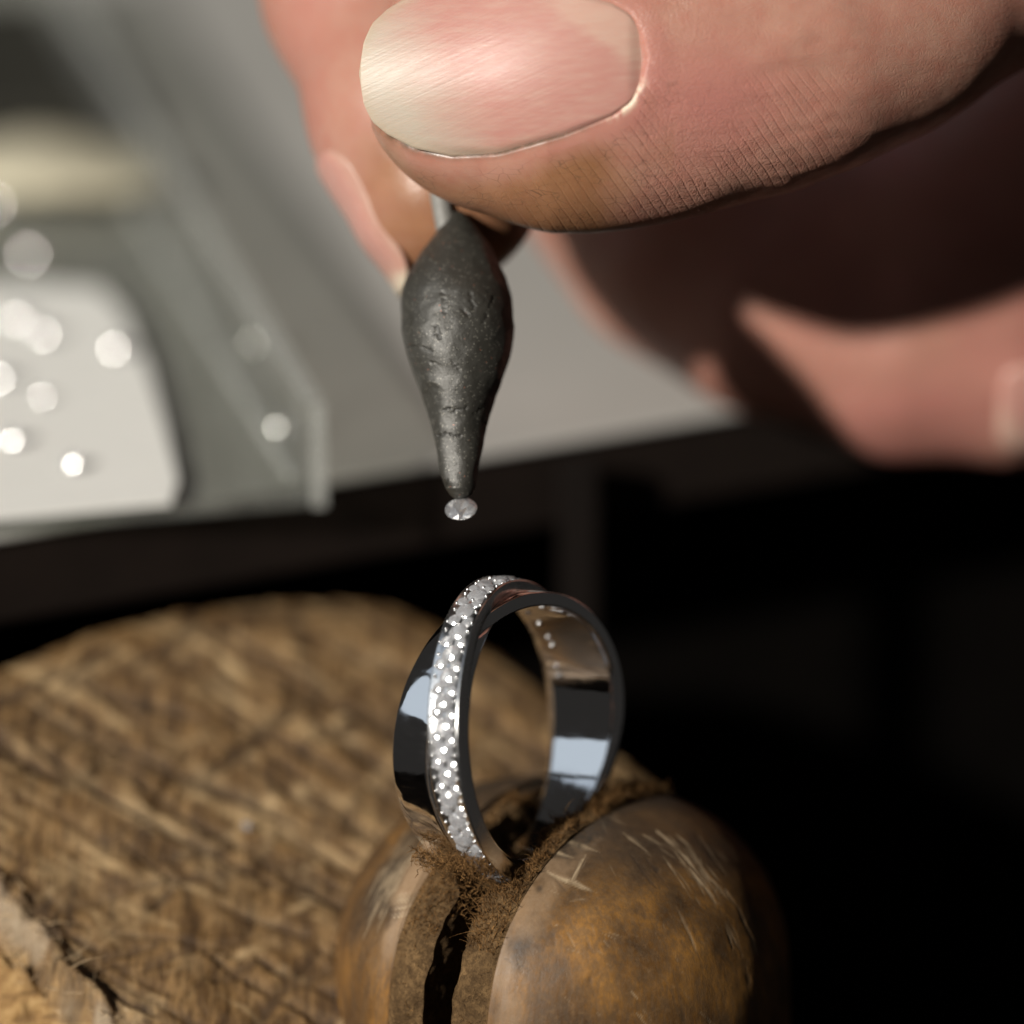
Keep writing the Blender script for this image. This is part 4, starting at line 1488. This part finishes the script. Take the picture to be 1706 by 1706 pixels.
pore = np.where(isth, (sstep(1010, 1100, hpx) + .35 * sstep(30, 80, below)) * np.clip(.75 + .6 * fbm(HV * 1.3, 333, 3), .1, 1.3) * (1 - .55 * sstep(1220, 1420, hpx)), .25)
grime = np.where(isth, sstep(1330, 1000, hpx) * sstep(5, 60, below), 0)
HW = v2w(HV2)
hand = obj('hand', HW, HQ, M_SKIN, None, dict(rest=HV, tan=tanm, flush_dim=np.clip(flush_dim, 0, 1), groove=np.clip(groove, 0, 1), ruddy_dim=np.where(isp, np.clip(.75 + .8 * fbm(HV * 1.4, 351, 3), 0, 1), np.where(isin & ~isth, .25, 0)), flake=flake, ridge=ridge, pore=np.clip(pore, 0, 1), grime=grime), fix=True)
tag(hand, 'bare hand pinching the grey wax pick between thumb and forefinger, other fingers curled', 'hand')


def closed_plate(front, back, ns, nt):
    nA = ns * nt
    F = [tuple(q) for q in grid_faces(ns, nt)] + [tuple(nA + k for k in q[::-1]) for q in grid_faces(ns, nt)]
    bd_ = [i * nt for i in range(ns)] + [(ns - 1) * nt + j for j in range(1, nt)] + [i * nt + nt - 1 for i in range(ns - 2, -1, -1)] + [j for j in range(nt - 2, 0, -1)]
    for a, b in zip(bd_, bd_[1:] + bd_[:1]):
        F.append((a, b, nA + b, nA + a))
    return np.concatenate([front, back]), F


# thumb nail: a plate that leaves the flesh at the tip
ns, nt = 90, 61
S_ = np.linspace(0, 1, ns)
pxs = 598.5 + 477 * (S_ ** 1.25 * .55 + S_ * .45)
pxs = 598.5 + (pxs - pxs[0]) / (pxs[-1] - pxs[0]) * 477
T_ = np.linspace(-1, 1, nt)
PXg = np.repeat(pxs[:, None], nt, 1); Tg = np.repeat(T_[None], ns, 0)
hh = np.interp(PXg, ncx, nch)
hh = np.maximum(hh, 2)
hh = hh + 7 * sstep(730, 820, PXg)          # its sides lie under the skin folds
PYg = ncc(PXg) + Tg * hh


def march(px, py, d0=-1.2, n=60):
    d = np.full(px.shape, d0)
    for _ in range(n):
        k = PX * (1 + d / DIST)
        P = np.stack([(px - 853) * k, (853 - py) * k, d], -1).reshape(-1, 3)
        f_ = chain(P.astype(np.float32), TH, TFLAT).reshape(px.shape)
        d = d + np.clip(f_, -.2, .2) * .9
        d = np.minimum(d, .35)
    return d


D0 = march(PXg, PYg)
fitm = (PXg > 730) & (np.abs(Tg) < .97) & (D0 < .3)
xn = (PXg - 900) / 200.
ynn = (Tg * hh) / 146.
def basis(x, y): return np.stack([1 + 0 * x, x, x * x, y, y * y, x * y, x * y * y, y ** 4], -1)
co = np.linalg.lstsq(basis(xn[fitm], ynn[fitm]), D0[fitm], rcond=None)[0]
uq = np.clip(-.45 - xn, 0, None)
uq = uq * uq / (uq + .5)                               # eases in: the plate runs on straight past the flesh
Dn = basis(xn + .62 * uq, ynn) @ co + .06 * uq
prox = sstep(1045, 1076, PXg)
Dn = Dn - .006 + .030 * prox + .034 * sstep(.88, 1.0, np.abs(Tg)) * sstep(700, 800, PXg)
k_ = PX * (1 + Dn / DIST)
NVf = np.stack([(PXg - 853) * k_, (853 - PYg) * k_, Dn], -1)
back = NVf + np.array((0, 0, .028))
V, F = closed_plate(v2w(NVf).reshape(-1, 3), v2w(back).reshape(-1, 3), ns, nt)
st = np.stack([(PXg - 598) / 478, Tg * hh / 146, 0 * Tg], -1).reshape(-1, 3)
npsd = poly_sd(np.c_[PXg.ravel(), PYg.ravel()], NP)
rim = np.exp(-(npsd / 13.) ** 2) * sstep(1000, 800, PXg.ravel())
la = np.stack([((PXg - 598) * .91 - (PYg - 122) * .41) / 146, ((PXg - 598) * .41 + (PYg - 122) * .91) / 146, 0 * Tg], -1).reshape(-1, 3)
obj('thumbnail', V, F, M_NAIL, hand, dict(lin=np.concatenate([la, la]), st=np.concatenate([st, st]), rim=np.concatenate([rim, rim])), origin=np.array(hand.location))


def nail_on(center, axis, normal, length, width, name, lift_=.02, label=None):
    center, axis, normal = (np.asarray(k, float) for k in (center, axis, normal))
    axis /= np.linalg.norm(axis)
    normal = normal - axis * (normal @ axis); normal /= np.linalg.norm(normal)
    side = np.cross(axis, normal)
    ns, nt = 40, 31
    s = np.linspace(-1, 1, ns); t = np.linspace(-1, 1, nt)
    Sg, Tg = np.meshgrid(s, t, indexing='ij')
    hw = width / 2 * (1 - np.abs(Sg) ** 5) ** (1 / 3.)
    hw = np.maximum(hw, .01)
    B = center + (Sg * length / 2)[..., None] * axis + (Tg * hw)[..., None] * side + normal * 1.3
    dist = np.zeros(Sg.shape)
    for _ in range(50):
        P = (B - dist[..., None] * normal).reshape(-1, 3)
        dist = dist + np.clip(sdf(P).reshape(Sg.shape), -.2, .2) * .9
        dist = np.minimum(dist, 2.2)
    tipf = sstep(.2, 1.0, Sg)                      # straightens towards the tip
    mid = dist[ns // 2, nt // 2]
    cd = dist[:, nt // 2]
    dist = dist - tipf * np.clip(cd[:, None] - mid, 0, None) * .75
    edge_ = sstep(.8, 1, np.abs(Tg)) * (1 - tipf) + sstep(-.85, -1, Sg)
    fr_ = B - (dist - lift_ + .03 * np.clip(edge_, 0, 1))[..., None] * normal
    bk = fr_ - normal * .03
    V, F = closed_plate(v2w(fr_).reshape(-1, 3), v2w(bk).reshape(-1, 3), ns, nt)
    st = np.stack([(1 - Sg) / 2, Tg * hw / (width / 2), 0 * Sg], -1).reshape(-1, 3)
    rim = np.exp(-((1 - np.maximum(np.abs(Tg), sstep(-1, 1, Sg))) / .1) ** 2).ravel()
    return obj(name, V, F, M_NAIL2, hand, dict(lin=np.concatenate([st, st]), st=np.concatenate([st, st]), rim=np.concatenate([rim, rim])), origin=np.array(hand.location))


ia, ib = vp(*IN[0][:3]), vp(*IN[1][:3])
ax_i = (ia - ib) / np.linalg.norm(ia - ib)
nail_on(vp(612, 372, 1.34), (.50, -.86, -.05), (-.86, -.50, -.14), 1.15, .92, 'fingernail', .04)
ma, mb = vp(*MI[0][:3]), vp(*MI[1][:3])
nail_on(ma + np.array((-.18, -.20, 0)), ma - mb, (-.0, -.30, -.95), 1.05, .82, 'fingernail')
